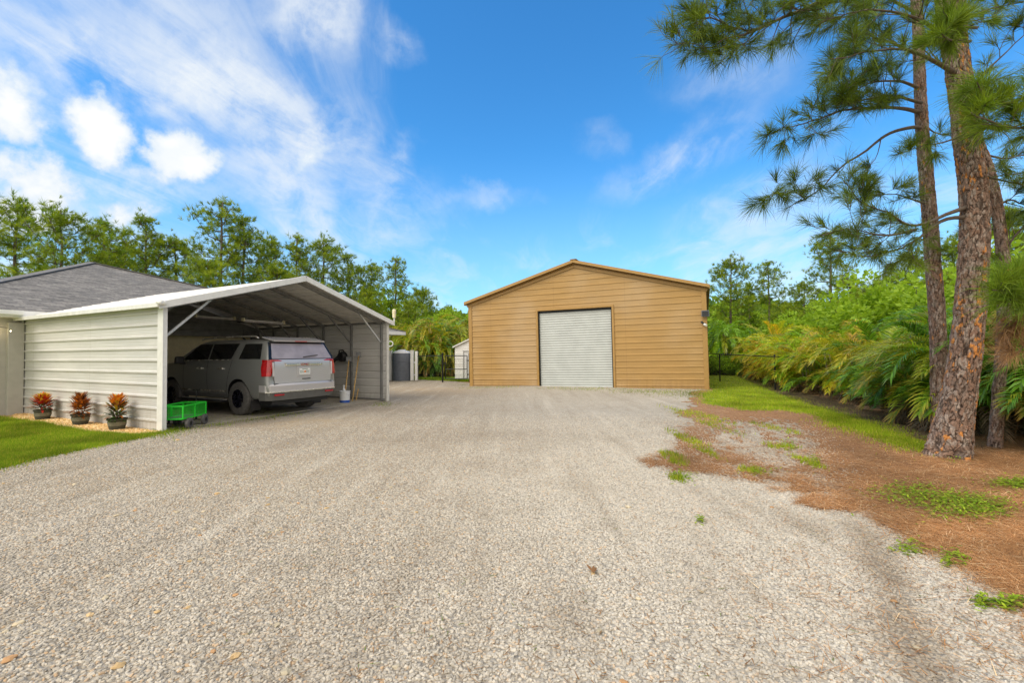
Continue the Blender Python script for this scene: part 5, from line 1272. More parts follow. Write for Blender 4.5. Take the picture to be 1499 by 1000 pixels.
    for q, (pp, Ya, Yb, rad, tl, te, st) in enumerate(limbs):
        P = np.array(px_path(pp, Ya, Yb))-base; LB = MB(); L = Leaf()
        grow_branch(L, LB, P, [rad, rad*.6, .006], r, tl, te, 40, .21, .0045, PCOL, start=st)
        k = LB.build('branch', MAT['twig'], t, smooth=True); L.build('needles', MAT['leafA'], k)
    # bright low young pine sprays and the dead twig at the frame edge
    P0 = PY(1545, 470, 5.2); base = np.array([P0[0]+.35, P0[1], 0.]); t = thing('young_pine', 'bright green young pine at the right edge with a dead brown twig under it', 'tree', tuple(base))
    m = MB(); m.tube([(0, 0, -.05), (.02, .02, 1.2), (-.02, .05, 2.3), (0, 0, 3.0)], [.05, .045, .03, .015], 10); m.build('trunk', MAT['twig'], t, smooth=True)
    for pp in ([(1580,440),(1530,430),(1490,428),(1452,424)], [(1580,460),(1530,450),(1500,446),(1470,440)], [(1580,400),(1530,404),(1500,408),(1470,402)]):
        P = np.array(px_path(pp, 5.2, 4.9))-base; P[0] = (0, 0, P[0][2]); LB = MB(); L = Leaf()
        grow_branch(L, LB, P, [.016, .010, .006], r, .16, .09, 60, .26, .0045, PCOLB, start=.35, forks=False, spread=1.3)
        k = LB.build('branch', MAT['twig'], t, smooth=True); L.build('needles', MAT['leafA'], k)
    LB = MB(); L = Leaf()
    for pp in ([(1560,470),(1520,470),(1490,470),(1462,478)], [(1500,470),(1484,490),(1480,510)], [(1520,472),(1505,492),(1492,516)]):
        P = np.array(px_path(pp, 5.2, 5.1))-base
        grow_branch(L, LB, P, [.010, .007, .004], r, .18, .07, 26, .16, .003, pine_cols((.24, .14, .07), (.36, .23, .13)), start=.2, forks=True, spread=1.2, up=-.5)
    k = LB.build('dead_twig', MAT['twig'], t, smooth=True); L.build('dead_needles', MAT['straw'], k)
near_pines()

# ---------------- background pines, built once per shape and copied
def make_pine(seed, h, crown, spread, dens, tl=.34, cols=None, tuftn=22, lean=.5):
    r = np.random.RandomState(seed); t = thing('pine_tree', 'x', 'tree')
    z = np.linspace(0, h, 12); bx = np.cumsum(r.randn(12)*lean*.12); by = np.cumsum(r.randn(12)*lean*.12); pts = [(bx[k]-bx[0], by[k]-by[0], z[k]) for k in range(12)]
    m = MB(); m.tube(pts, list(np.linspace(.19, .045, 12)*h/13), 10); 
    L = Leaf(); cols = cols or pine_cols((.05, .10, .012), (.15, .20, .022))
    at = lambda zz: np.array([np.interp(zz, z, [p[0] for p in pts]), np.interp(zz, z, [p[1] for p in pts]), zz])
    nl = int(dens*13.5); TP = []; TD = []; br = MB()
    for k in range(nl):
        u = (k+.5*r.rand())/nl; zz = crown+(h-crown)*u**.9; a = k*2.4+r.rand()*1.1
        prof = spread*(sin(pi*min(1, u*.80+.20))**.7)*(.65+.5*r.rand())*(1-.25*u)
        b = at(zz*.985); d = np.array([cos(a), sin(a), .12+.5*u]); e = b+d*prof; mid = b+d*prof*.5+np.array([0, 0, -.10*prof]); e = e+np.array([0, 0, .22*prof])
        br.tube([tuple(b), tuple(mid), tuple(e)], [.05*h/13, .03*h/13, .015], 5)
        for q in range(int(3+prof*3.2)):
            f = .35+.65*r.rand(); c = b*(1-f)**2+2*mid*f*(1-f)+e*f*f; o = unit(r.randn(3)+np.array([0, 0, .35]))*(.25+.40*r.rand())*(.6+.25*prof)
            ce = c+o; br.tube([tuple(c), tuple(ce)], [.016, .008], 4)
            for w in range(5): p = ce+r.randn(3)*np.array([.26, .26, .17])*(.8+.2*prof); TP.append(p); TD.append(unit(unit(o)+unit(r.randn(3))*.7+np.array([0, 0, .5])))
    for w in range(14): TP.append(at(h)+r.randn(3)*np.array([.35, .35, .35])-np.array([0, 0, .2])); TD.append((r.randn()*.4, r.randn()*.4, 1))
    tufts(L, TP, TD, tuftn, tl, .022, 1.25, cols, r, curve=.1)
    m.build('trunk', MAT['barkfar'], t, smooth=True); br.build('limbs', MAT['barkfar'], t); L.build('crown', MAT['leafB'], t)
    return t
def place(o, px, Y, H0, pytop, label, group, rz, first):
    """stand a copy of tree o (height H0) so that its top is at photo height pytop"""
    c = o if first else copy_tree(o)
    p = PY(px, pytop, Y); s = p[2]/H0; c.location = (p[0], p[1], 0); c.scale = (s, s, s); c.rotation_euler = (0, 0, rz)
    c['label'] = label; c['group'] = group; return c
def back_pines():
    V = [(make_pine(1, 13, 5.5, 3.0, 1.7), 13.4), (make_pine(2, 14, 6.5, 2.6, 1.6), 14.4), (make_pine(3, 12, 4.5, 2.7, 1.8), 12.4), (make_pine(4, 14, 8.0, 2.3, 1.1), 14.4), (make_pine(6, 9, 2.0, 2.9, 1.9), 9.4)]
    for o, h in V: o['label'] = ''
    used = set()
    gl = 'pines rising behind the house and carport'; gr = 'pines standing beyond the palm hedge on the right'
    rows = [  # variant, px, Y, top, label, group
        (0, 28, 27, 288, 'broad bushy pine at the far left above the house roof', gl), (2, 92, 26, 300, 'dense pine just left of the house roof peak', gl), (0, 150, 30, 318, 'rounded pine directly over the house roof peak', gl),
        (1, 214, 33, 312, 'upright pine right of the house roof peak with sky between its limbs', gl), (2, 262, 35, 345, 'lower pine filling the gap left of the tallest pine', gl), (3, 325, 34, 289, 'tallest pine of the row over the left slope of the carport', gl),
        (1, 352, 35, 312, 'pine leaning on the right shoulder of the tallest one', gl), (0, 398, 38, 345, 'pine above the carport roof just left of its ridge', gl), (3, 436, 38, 342, 'slender pine above the carport ridge', gl), (2, 470, 40, 345, 'round headed pine right of the carport ridge', gl),
        (1, 508, 42, 368, 'thin pine above the right carport slope', gl), (0, 545, 44, 384, 'small pine left of the round one near the right carport eave', gl), (3, 580, 41, 375, 'tall airy pine above the right eave of the carport', gl), (4, 618, 44, 420, 'short bushy pine between carport and tan shop', gl),
        (2, 655, 46, 446, 'small distant pine next to the tan shop left corner', gl), (4, 300, 30, 372, 'low bushy pine behind the carport roof edge', gl), (4, 410, 33, 385, 'low spreading pine behind the carport ridge', gl), (4, 540, 36, 420, 'low pine touching the right carport roof slope', gl), (2, 186, 36, 350, 'shaded pine in second rank behind the roof peak', gl), (4, 600, 36, 436, 'bushy low pine right of the carport eave', gl),
        (2, 1066, 34, 374, 'dark pine just right of the tan shop roof corner', gr), (3, 1124, 33, 380, 'twin headed pine two trees right of the tan shop', gr), (1, 1098, 38, 412, 'pine half hidden between the two nearest the shop', gr), (3, 1214, 21, 335, 'tall open pine whose crown meets the near pine branches', gr), (2, 1175, 32, 408, 'low round pine behind the middle of the palm hedge', gr),
        (4, 1150, 30, 440, 'squat pine behind the far end of the palm hedge', gr), (0, 1245, 28, 405, 'pine behind the hedge, right of the tall open one', gr), (1, 1300, 24, 385, 'pine left of the slim straight near trunk', gr), (0, 1340, 20, 360, 'leafy pine framed by the two near trunks on their left', gr), (2, 1400, 19, 345, 'pine seen between the near trunks', gr),
        (0, 1462, 17, 300, 'pine behind the thin right hand trunk', gr), (1, 1520, 18, 262, 'pine rising at the right edge of the photo', gr), (4, 1275, 19, 410, 'young wide pine right behind the palm hedge', gr), (4, 1375, 16, 392, 'young pine glimpsed past the leaning trunk base', gr)]
    for k, (v, px, Y, top, lab, g) in enumerate(rows):
        o, h = V[v]; place(o, px, Y, h, top, lab, g, 1.7*k, v not in used); used.add(v)
back_pines()

# ---------------- broadleaf shrubs and small trees
def make_bush(seed, h, w, name, n=5200, leaf=.10, cols=None, trunk=True):
    r = np.random.RandomState(seed); t = thing(name, 'x', 'shrub'); L = Leaf(); m = MB()
    cl = []
    for k in range(26):
        a = r.rand()*2*pi; q = sqrt(r.rand())*w; zz = h*(.25+.70*r.rand())*(1-.35*(q/w)**2); cl.append((q*cos(a), q*sin(a), zz, (.28+.30*r.rand())*w*.55))
        m.tube([(q*.05*cos(a), q*.05*sin(a), 0), (q*.45*cos(a), q*.45*sin(a), zz*.55), (q*cos(a), q*sin(a), zz)], [.04, .025, .008], 5)
    m.build('stem', MAT['barkfar'], t)
    cl = np.array(cl); c = cl[r.randint(0, len(cl), n)]; d = unit(r.randn(n, 3)); P = c[:, :3]+d*c[:, 3:4]*(.55+.5*r.rand(n, 1)); P[:, 2] = np.maximum(P[:, 2], .05)
    nd = unit(d+.7*r.randn(n, 3)+np.array([0, 0, .2])); s = unit(np.cross(nd, r.randn(n, 3))); ln = leaf*(.6+.8*r.rand(n, 1))
    V = np.stack([P, P+nd*ln*.5+s*ln*.28, P+nd*ln, P+nd*ln*.5-s*ln*.28], 1).reshape(-1, 3); o = (np.arange(n)*4)[:, None]
    base = cols or ((.05, .11, .012), (.15, .24, .03)); tt = r.rand(n, 1)*.5+.5*np.repeat(r.rand(len(cl), 1), 1, 1)[r.randint(0, len(cl), n)]
    C_ = np.array(base[0])*(1-tt)+np.array(base[1])*tt
    L.add(V, np.concatenate([o+np.array([0, 1, 2]), o+np.array([0, 2, 3])]), np.repeat(C_, 4, 0)); L.build('foliage', MAT['leafB'], t); return t
def bushes():
    A = make_bush(1, 3.0, 2.0, 'broadleaf_shrub', 5200, .17); B = make_bush(2, 4.6, 2.4, 'broadleaf_tree', 7000, .20, ((.07, .14, .012), (.19, .29, .04))); Cc = make_bush(3, 1.15, 1.1, 'low_hedge_shrub', 5000, .09, ((.05, .12, .008), (.15, .24, .02)))
    used = set(); g1 = 'shrubs and broadleaf trees behind the palms'
    rows = [('B', 1235, 20, 425, 'light green broadleaf tree behind the middle of the hedge'), ('B', 1290, 17, 398, 'pale green layered tree left of the slim pine trunk'), ('B', 1335, 15, 400, 'bright broadleaf tree right up against the slim pine trunk'), ('B', 1180, 26, 445, 'light green tree beyond the hedge far half'), ('A', 1150, 30, 470, 'rounded shrub behind the yellowest palms'),
            ('A', 1110, 34, 480, 'dark shrub between the small palm and the hedge'), ('B', 1480, 13, 350, 'broadleaf tree behind the thin pine at the right edge'), ('A', 1445, 12, 420, 'leafy shrub between the thick and thin pine trunks'), ('A', 1400, 14, 415, 'leafy shrub behind the leaning trunk'),
            ('B', 640, 40, 455, 'broadleaf tree above the gate behind the palms'), ('B', 606, 36, 462, 'broadleaf tree next to the carport antenna'), ('B', 672, 42, 452, 'broadleaf tree by the tan shop left eave'), ('A', 585, 33, 485, 'dense shrub over the dark round tank'), ('B', 560, 42, 425, 'broadleaf tree peeking over the right carport slope'), ('B', 1060, 40, 440, 'broadleaf tree by the right eave of the tan shop'), ('B', 1090, 42, 452, 'broadleaf tree over the small palm')]
    for k, (v, px, Y, top, lab) in enumerate(rows):
        o, h = {'A': (A, 3.2), 'B': (B, 4.9)}[v]; c = place(o, px, Y, h, top, lab, g1, k*1.3, v not in used); used.add(v)
        sx = c.scale[0]; c.scale = (sx*1.15, sx*1.15, sx); c['category'] = 'tree' if v == 'B' else 'shrub'
    for k, (px, Y, lab) in enumerate(((1040, 29.0, 'low bright green shrub at the shop side of the lawn end'), (1058, 28.6, 'low bright shrub in the middle of the lawn end row'), (1076, 28.2, 'low bright shrub beside the first hedge palm'), (1022, 29.3, 'low shrub half behind the right wall of the tan shop'))):
        c = place(Cc, px, Y, 1.25, 517, lab, 'low shrubs at the far end of the lawn', k*1.1, k == 0); c['category'] = 'shrub'
bushes()

# ---------------- palms
def frond(L, base, az, el, length, droop, r, col, nl=34, lw=.028, ll=.38, tipcol=None):
    n = 12; p = np.array(base, float); d = np.array([cos(az)*cos(el), sin(az)*cos(el), sin(el)]); pts = [p.copy()]; ds = [d.copy()]
    for k in range(n):
        d = unit(d+np.array([0, 0, -droop*(.3+k/n)/n*2])+.02*r.randn(3)); p = p+d*length/n; pts.append(p.copy()); ds.append(d.copy())
    pts = np.array(pts); ds = np.array(ds)
    # rachis
    side0 = unit(np.cross(ds, np.array([0, 0, 1.])+.05)); w = np.linspace(.011, .003, n+1)[:, None]
    V = np.concatenate([pts-side0*w, pts+side0*w]); m = n+1
    f = [(k, m+k, m+k+1) for k in range(n)]+[(k, m+k+1, k+1) for k in range(n)]
    L.add(V, f, np.array(col)*np.array([1.5, 1.25, .9]))
    u = np.repeat(np.linspace(.16, .985, nl), 2); s = np.tile([1., -1.], nl); N = len(u); x = u*n; i = np.minimum(x.astype(int), n-1); t = (x-i)[:, None]
    P = pts[i]*(1-t)+pts[i+1]*t; D = unit(ds[i]*(1-t)+ds[i+1]*t); Sd = unit(np.cross(D, np.tile([0, 0, 1.], (N, 1)))); Up = unit(np.cross(Sd, D))
    a = .95-.55*u[:, None]; dirn = unit(Sd*s[:, None]*np.sin(a)+D*np.cos(a)+Up*(.32+.12*r.randn(N, 1)))
    ln = ll*(np.sin(pi*(.12+.80*u))**.6)[:, None]*(.85+.3*r.rand(N, 1)); wd = unit(np.cross(dirn, Up+.3*r.randn(N, 3)))*lw*(.8+.4*r.rand(N, 1))/2
    g = np.array([0, 0, -1.]); q1 = P+dirn*ln*.45; q2 = P+dirn*ln*.95+g*ln*(.12+.22*r.rand(N, 1)); 
    V = np.stack([P-wd*.5, P+wd*.5, q1+wd, q1-wd, q2], 1).reshape(-1, 3); o = (np.arange(N)*5)[:, None]
    c = np.array(col)*(.55+.9*r.rand(N, 1)); C5 = np.repeat(c, 5, 0).reshape(N, 5, 3).copy()
    if tipcol is not None: C5[:, 4] = tipcol; C5[:, 2:4] = C5[:, 2:4]*.6+np.array(tipcol)*.4
    L.add(V, np.concatenate([o+np.array([0, 1, 2]), o+np.array([0, 2, 3]), o+np.array([3, 2, 4])]), C5.reshape(-1, 3))
FR = {'g': (.055, .125, .018), 'y': (.17, .20, .015), 'o': (.24, .17, .02), 'b': (.16, .11, .07), 'l': (.10, .19, .02), 'd': (.10, .085, .065)}
def make_areca(seed, h, nf, face, kinds, dead=8, lw=.026, tall=False):
    r = np.random.RandomState(seed); t = thing('areca_palm', 'x', 'palm'); m = MB(); L = Leaf()
    for k in range(9):
        a = r.rand()*2*pi; q = .35*sqrt(r.rand()); lean = .25*r.rand()
        m.tube([(q*cos(a), q*sin(a), -.03), (q*cos(a)+lean*.4*cos(a), q*sin(a)+lean*.4*sin(a), h*.25), (q*cos(a)+lean*cos(a), q*sin(a)+lean*sin(a), h*.48)], [.035, .03, .02], 7)
    m.build('cane', MAT['cane'], t, smooth=True)
    for k in range(nf):
        az = face+1.25*r.randn() if r.rand() < .7 else r.rand()*2*pi
        u = r.rand(); z = .22+h*.48*u; el = .45+1.0*r.rand()*(0.45+.55*u); q = .35
        if tall: az = r.rand()*2*pi; z = h*(.05+.62*u); el = .45+.75*r.rand(); q = .9
        kk = kinds[r.randint(len(kinds))]; col = np.array(FR[kk])*(.8+.4*r.rand())
        tip = (.30, .22, .03) if r.rand() < .35 else ((.26, .13, .04) if r.rand() < .2 else None)
        frond(L, (q*cos(az)*r.rand(), q*sin(az)*r.rand(), z), az, el, h*(.46+.30*r.rand())*(.72+.28*u), .95+.6*r.rand()+(.6 if tall else 0), r, col, 30, lw, .40 if not tall else .46, tip)
    L.build('fronds', MAT['leafC'], t)
    L = Leaf()
    for k in range(dead):
        az = r.rand()*2*pi; frond(L, (.2*cos(az), .2*sin(az), .15+.5*r.rand()), az, .25+.3*r.rand(), h*.42, 2.3, r, FR['d' if k % 2 else 'b'], 20, .02, .30)
    L.build('dead_fronds', MAT['straw'], t); return t
def palms():
    # hedge line on the ground, near to far
    HP = [(6.9, 7.3), (7.45, 9.0), (8.55, 11.3), (9.4, 14.0), (10.35, 17.2), (12.2, 22.3), (14.1, 27.6)]
    HP = [Vector((a, b, 0)) for a, b in HP]; face = pi+.25
    V = [make_areca(10+k, 2.75, 34, face, kd) for k, kd in enumerate(['gglyd'[:4]+'g', 'ggyyllo', 'gyyylol', 'yyyoll', 'gggll'])]
    seg = [(b-a).length for a, b in zip(HP[:-1], HP[1:])]; tot = sum(seg); n = 23; used = set()
    ordn = ['nearest', 'second', 'third', 'fourth', 'fifth', 'sixth', 'seventh', 'eighth', 'ninth', 'tenth', 'eleventh', 'twelfth', 'thirteenth', 'fourteenth', 'fifteenth', 'sixteenth', 'seventeenth', 'eighteenth', 'nineteenth', 'twentieth', 'twenty first', 'twenty second', 'farthest']
    r = np.random.RandomState(5)
    for k in range(n):
        d = tot*(k+1.35)/(n+1.1); i = 0
        while i < len(seg)-1 and d > seg[i]: d -= seg[i]; i += 1
        p = HP[i].lerp(HP[i+1], d/seg[i]); q = k/(n-1)
        v = [4, 0, 0, 1][r.randint(4)] if q < .3 else ([1, 2, 0, 1][r.randint(4)] if q < .6 else [2, 3, 3, 1][r.randint(4)])
        c = V[v] if v not in used else copy_tree(V[v]); used.add(v)
        off = 1.05 if q < .35 else .85; nx, ny = (HP[i+1]-HP[i]).y, -(HP[i+1]-HP[i]).x; ll = sqrt(nx*nx+ny*ny)
        c.location = (p.x+nx/ll*off+.15*r.randn(), p.y+ny/ll*off, 0); c.rotation_euler = (0, 0, .5*r.randn()); s = .90+.07*r.randn()+(.0 if q > .25 else .05); c.scale = (s*1.05, s*1.05, s)
        tone = 'deep green' if q < .3 else ('green and orange' if q < .6 else 'yellowing'); c['label'] = f'{tone} areca palm clump, {ordn[k]} in the hedge row counted from the pine trunks'; c['group'] = 'areca palms in the hedge along the right lawn'
        for ch in c.children:
            ch.color = [(.95, 1.05, .95, 1), (1.18, 1.2, .9, 1), (1.35, 1.32, .85, 1)][0 if q < .22 else (1 if q < .55 else 2)]
    # second taller rank
    r = np.random.RandomState(8)
    for k in range(9):
        q = (k+.5)/9; d = tot*q; i = 0
        while i < len(seg)-1 and d > seg[i]: d -= seg[i]; i += 1
        p = HP[i].lerp(HP[i+1], d/seg[i]); v = [0, 1, 4][k % 3]; c = copy_tree(V[v]); used.add(v)
        c.location = (p.x+2.2, p.y+.4, 0); c.rotation_euler = (0, 0, r.randn()*.6); s = .88; c.scale = (s, s, s)
        c['label'] = f'areca palm in the taller rank behind the hedge, {ordn[k]} from the pine trunks'; c['group'] = 'areca palms of the rank behind the hedge'
    # palms around the near pine trunks
    spots = [(8.3, 6.9, .82, 4, 'dark areca palm behind the thin pine at the right edge'), (8.6, 8.9, 1.0, 0, 'areca palm between the slim pine and the leaning pine'), (9.4, 8.6, 1.1, 4, 'tall areca palm filling the shade behind the near pines'), (8.0, 5.9, .62, 4, 'low palm with silvery fronds reaching past the thin trunk from the right edge'), (10.8, 9.6, 1.3, 0, 'tallest areca palm in the shade at far right'), (9.6, 7.2, 1.15, 4, 'shaded areca palm behind the low silvery one')]
    for x, y, s, v, lab in spots:
        c = copy_tree(V[v]); c.location = (x, y, 0); c.rotation_euler = (0, 0, r.rand()*.8); c.scale = (s, s, s); c['label'] = lab; c['group'] = 'palms among the near pine trunks'
        for ch in c.children: ch.color = (.9, 1.05, 1.05, 1)
    # areca wall left of the shop, behind the gate
    VL = [make_areca(30, 4.6, 80, -pi/2, 'gggly', 4, .05, True), make_areca(31, 4.6, 80, -pi/2, 'gyyllo', 4, .05, True)]
    ul = set(); pos = [(583, 31, 4), (603, 30, 0), (618, 33, 0), (634, 30.5, 0), (650, 32.5, 1), (664, 30.5, 1), (680, 32.5, 1), (698, 31, 1), (628, 29, 0), (656, 29.2, 0), (690, 29.4, 0)]
    for k, (px, Y, v) in enumerate(pos):
        v = v % 2; c = VL[v] if v not in ul else copy_tree(VL[v]); ul.add(v); p = PY(px, 557, Y); c.location = (p[0], p[1], 0); c.rotation_euler = (0, 0, .7*r.randn()); s = [1.0, .92, 1.08][k % 3]*(.62 if k > 7 else .92)
        c.scale = (s, s, s); c['label'] = ['areca palm over the dark round tank', 'areca palm right of the dark round tank', 'areca palm left of the gate posts, back row', 'green areca palm left of the gate posts, front row', 'golden areca palm above the gate, left side', 'tall golden areca palm over the middle of the gate', 'golden areca palm over the white shed', 'areca palm mostly behind the tan shop left corner', 'short areca palm at fence foot left of the gate posts', 'short areca palm at the foot of the gate', 'short areca palm behind the white shed'][k]
        c['group'] = 'areca palms behind the gate'
    # small feathery palm right of the shop
    for k, (px, Y, h, top, lab) in enumerate(((1062, 30, 3.5, 455, 'small feather palm with drooping yellow skirt beside the right corner of the tan shop'), (1084, 32, 3.1, 468, 'second feather palm with reddish trunk, right of the skirted one'))):
        t = thing('feather_palm', lab, 'palm', tuple(PY(px, 550, Y)*np.array([1, 1, 0])), 0, 'feather palms beyond the right fence'); rr = np.random.RandomState(50+k)
        m = MB(); m.tube([(0, 0, -.05), (.05, 0, 1.2), (0, .05, 2.1), (.0, .0, h-.9)], [.20, .14, .13, .11], 12); m.build('trunk', MAT['barkfar'], t, smooth=True)
        L = Leaf()
        for q in range(34):
            u = q/34; frond(L, (0, 0, h-.95+.25*u), q*2.4, 1.25*u-.25, 1.9, 1.6, rr, FR['l'] if u > .3 else FR['y'], 26, .05, .42)
        L.build('fronds', MAT['leafC'], t)
palms()

# ------------------------------------------------------------------ ground cover with real relief
def sample_px(n, r, ymin, ymax, xr=(-60, 1560)):
    """random ground points spread evenly over what is seen (denser near the camera), for scatter only"""
    py = ymin+(ymax-ymin)*r.rand(n); px = xr[0]+(xr[1]-xr[0])*r.rand(n)
    d = fwd[None]+rgt[None]*((px-CXp)/F)[:, None]+upv[None]*((CYp-py)/F)[:, None]; s = -CAM_H/d[:, 2]; P = CAMP+d*s[:, None]; return P[:, 0], P[:, 1]
def gravel_stones():
    # carrier sheet with a density attribute; stones are instanced by geometry nodes
    NA, NR = 150, 90; ang = np.linspace(-60, 60, NA)*pi/180; rad = np.geomspace(1.4, 11.5, NR); A_, R_ = np.meshgrid(ang, rad); X = R_*np.sin(A_); Y = R_*np.cos(A_); Z = gz(X, Y)
    g, la, pb, dk, ye = masks(X, Y); dens = np.clip(g*1.1-.1, 0, 1)*3400*np.clip((11.5-R_)/6.5, 0, 1)**1.1*(1-.72*np.clip(dk, 0, 1))
    i = np.arange(NR-1)[:, None]; j = np.arange(NA-1)[None]; Fq = np.stack([i*NA+j, i*NA+j+1, (i+1)*NA+j+1, (i+1)*NA+j], -1).reshape(-1, 4)
    me = bpy.data.meshes.new('gravel_stones'); me.from_pydata(np.stack([X, Y, Z], -1).reshape(-1, 3).tolist(), [], Fq.tolist())
    for nm, a in (('dens', dens), ('dk', dk)): at = me.attributes.new(nm, 'FLOAT', 'POINT'); at.data.foreach_set('value', a.astype(np.float32).ravel())
    m, T, p, o = newmat('stones'); rnd = T.node('ShaderNodeObjectInfo').outputs['Random']; tc = T.node('ShaderNodeTexCoord').outputs['Object']
    wn = T.node('ShaderNodeTexWhiteNoise', noise_dimensions='1D'); T.put(wn.inputs['W'], T.math('MULTIPLY', rnd, 977.)); sp = T.node('ShaderNodeSeparateColor'); T.put(sp.inputs[0], wn.outputs['Color'])
    c = T.mix(sp.outputs[0], (.34, .305, .25), (.60, .545, .455)); c = T.mix(T.ramp(sp.outputs[1], .86, .98, 0, .8), c, (.52, .34, .18)); c = T.mix(T.ramp(sp.outputs[2], .80, .97, 0, .7), c, (.25, .24, .22))
    geo = T.node('ShaderNodeNewGeometry').outputs['Position']
    gx = T.node('ShaderNodeSeparateXYZ'); T.put(gx.inputs[0], geo); c = T.mix(T.ramp(T.math('ADD', gx.outputs[0], T.math('MULTIPLY', T.math('SUBTRACT', T.noise(geo, .35, 5, .6), .5), 5.)), -2., 2., 0, .28), c, (.70, .67, .60))
    c = T.mix(T.ramp(T.noise(geo, 1.1, 5, .6), .45, .72, 0, .35), c, (.30, .25, .19)); c = T.mix(T.ramp(T.noise(geo, 90, 3, .6), .4, .75, 0, .35), c, (.28, .24, .19))
    mt = T.node('ShaderNodeMapping'); T.put(mt.inputs[0], geo); mt.inputs['Rotation'].default_value = (0, 0, radians(12)); mt.inputs['Scale'].default_value = (3.0, .22, 1)
    trk = T.noise(mt.outputs[0], 1., 5, .6); c = T.mix(T.ramp(trk, .50, .70, 0, .28), c, (.24, .20, .15)); c = T.mix(T.ramp(trk, .46, .30, 0, .25), c, (.64, .60, .52))
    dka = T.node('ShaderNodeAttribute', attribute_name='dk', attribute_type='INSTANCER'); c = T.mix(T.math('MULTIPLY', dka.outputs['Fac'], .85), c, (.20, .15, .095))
    T.put(p.inputs['Base Color'], c); p.inputs['Roughness'].default_value = .9; p.inputs['Specular IOR Level'].default_value = .2
    ng = bpy.data.node_groups.new('scatter_stones', 'GeometryNodeTree'); ng.interface.new_socket('Geometry', in_out='INPUT', socket_type='NodeSocketGeometry'); ng.interface.new_socket('Geometry', in_out='OUTPUT', socket_type='NodeSocketGeometry')
    N = ng.nodes; K = ng.links; gi = N.new('NodeGroupInput'); go = N.new('NodeGroupOutput')
    ds = N.new('GeometryNodeDistributePointsOnFaces'); da = N.new('GeometryNodeInputNamedAttribute'); da.data_type = 'FLOAT'; da.inputs[0].default_value = 'dens'
    K.new(gi.outputs[0], ds.inputs['Mesh']); K.new(da.outputs[0], ds.inputs['Density'])
    ico = N.new('GeometryNodeMeshIcoSphere'); ico.inputs['Radius'].default_value = 1.; ico.inputs['Subdivisions'].default_value = 2
    spn = N.new('GeometryNodeSetPosition'); nz = N.new('ShaderNodeTexNoise'); nz.inputs['Scale'].default_value = 1.1; nz.inputs['Detail'].default_value = 1
    sub = N.new('ShaderNodeVectorMath'); sub.operation = 'SUBTRACT'; sub.inputs[1].default_value = (.5, .5, .5); mu = N.new('ShaderNodeVectorMath'); mu.operation = 'SCALE'; mu.inputs['Scale'].default_value = 1.3
    K.new(nz.outputs['Color'], sub.inputs[0]); K.new(sub.outputs[0], mu.inputs[0]); K.new(ico.outputs[0], spn.inputs[0]); K.new(mu.outputs[0], spn.inputs['Offset'])
    sm = N.new('GeometryNodeSetShadeSmooth'); sm.inputs['Shade Smooth'].default_value = True; K.new(spn.outputs[0], sm.inputs[0]); smt = N.new('GeometryNodeSetMaterial'); smt.inputs['Material'].default_value = m; K.new(sm.outputs[0], smt.inputs[0])
    rr = N.new('FunctionNodeRandomValue'); rr.data_type = 'FLOAT_VECTOR'; rr.inputs[0].default_value = (-.5, -.5, 0); rr.inputs[1].default_value = (.5, .5, 6.28)
    rs = N.new('FunctionNodeRandomValue'); rs.data_type = 'FLOAT_VECTOR'; rs.inputs[0].default_value = (.0070, .0055, .0042); rs.inputs[1].default_value = (.0155, .0120, .0088); rs.inputs['Seed'].default_value = 4
    ip = N.new('GeometryNodeInstanceOnPoints'); K.new(ds.outputs['Points'], ip.inputs['Points']); K.new(smt.outputs[0], ip.inputs['Instance']); K.new(rr.outputs[0], ip.inputs['Rotation']); K.new(rs.outputs[0], ip.inputs['Scale'])
    K.new(ip.outputs[0], go.inputs[0])
    me.materials.append(m); ob = bpy.data.objects.new('gravel_stones', me); COL.objects.link(ob); md = ob.modifiers.new('scatter', 'NODES'); md.node_group = ng
    tag(ob, 'pale crushed stone gravel covering the driveway', 'gravel', kind='stuff')
gravel_stones()
def big_stones():
    r = np.random.RandomState(77); L = Leaf(); ico = bmesh.new(); bmesh.ops.create_icosphere(ico, subdivisions=2, radius=1.); bv = np.array([v.co[:] for v in ico.verts]); bf = np.array([[v.index for v in f.verts] for f in ico.faces]); ico.free()
    X, Y = sample_px(1500, r, 600, 1000, (-40, 1450)); g = masks(X, Y)[0]; hand = [(132,905),(345,962),(868,842),(392,742),(260,646),(1283,672),(318,725)]
    pts = [(x, y, 0) for x, y, gg, u in zip(X, Y, g, r.rand(len(X))) if gg > .4 and u < (.11 if x < -1 else .02)]+[(*G(a, b)[:2], 1) for a, b in hand]
    for x, y, hnd in pts:
        s = (.013+.012*r.rand()**2)*(1.3 if hnd else 1); v = bv*np.array([1.3, 1., .6])*(1+.13*r.randn(len(bv), 1)); a = r.rand()*6.28; v = v@np.array([[cos(a), sin(a), 0], [-sin(a), cos(a), 0], [0, 0, 1]])*s
        c = [(.50, .37, .22), (.46, .42, .35), (.42, .26, .15), (.38, .35, .30), (.52, .46, .37)][r.randint(5)]
        if hnd: c = (.56, .42, .26)
        L.add(v+np.array([x, y, gz(x, y)+s*.10+.004]), bf, np.array(c)*(.8+.3*r.rand()))
    o = L.build('loose_stones', MAT['straw'], smooth=True); o.data.polygons.foreach_set('use_smooth', [False]*len(o.data.polygons)); tag(o, 'scattered larger buff and orange stones among the fine gravel', 'stones', kind='stuff')
big_stones()
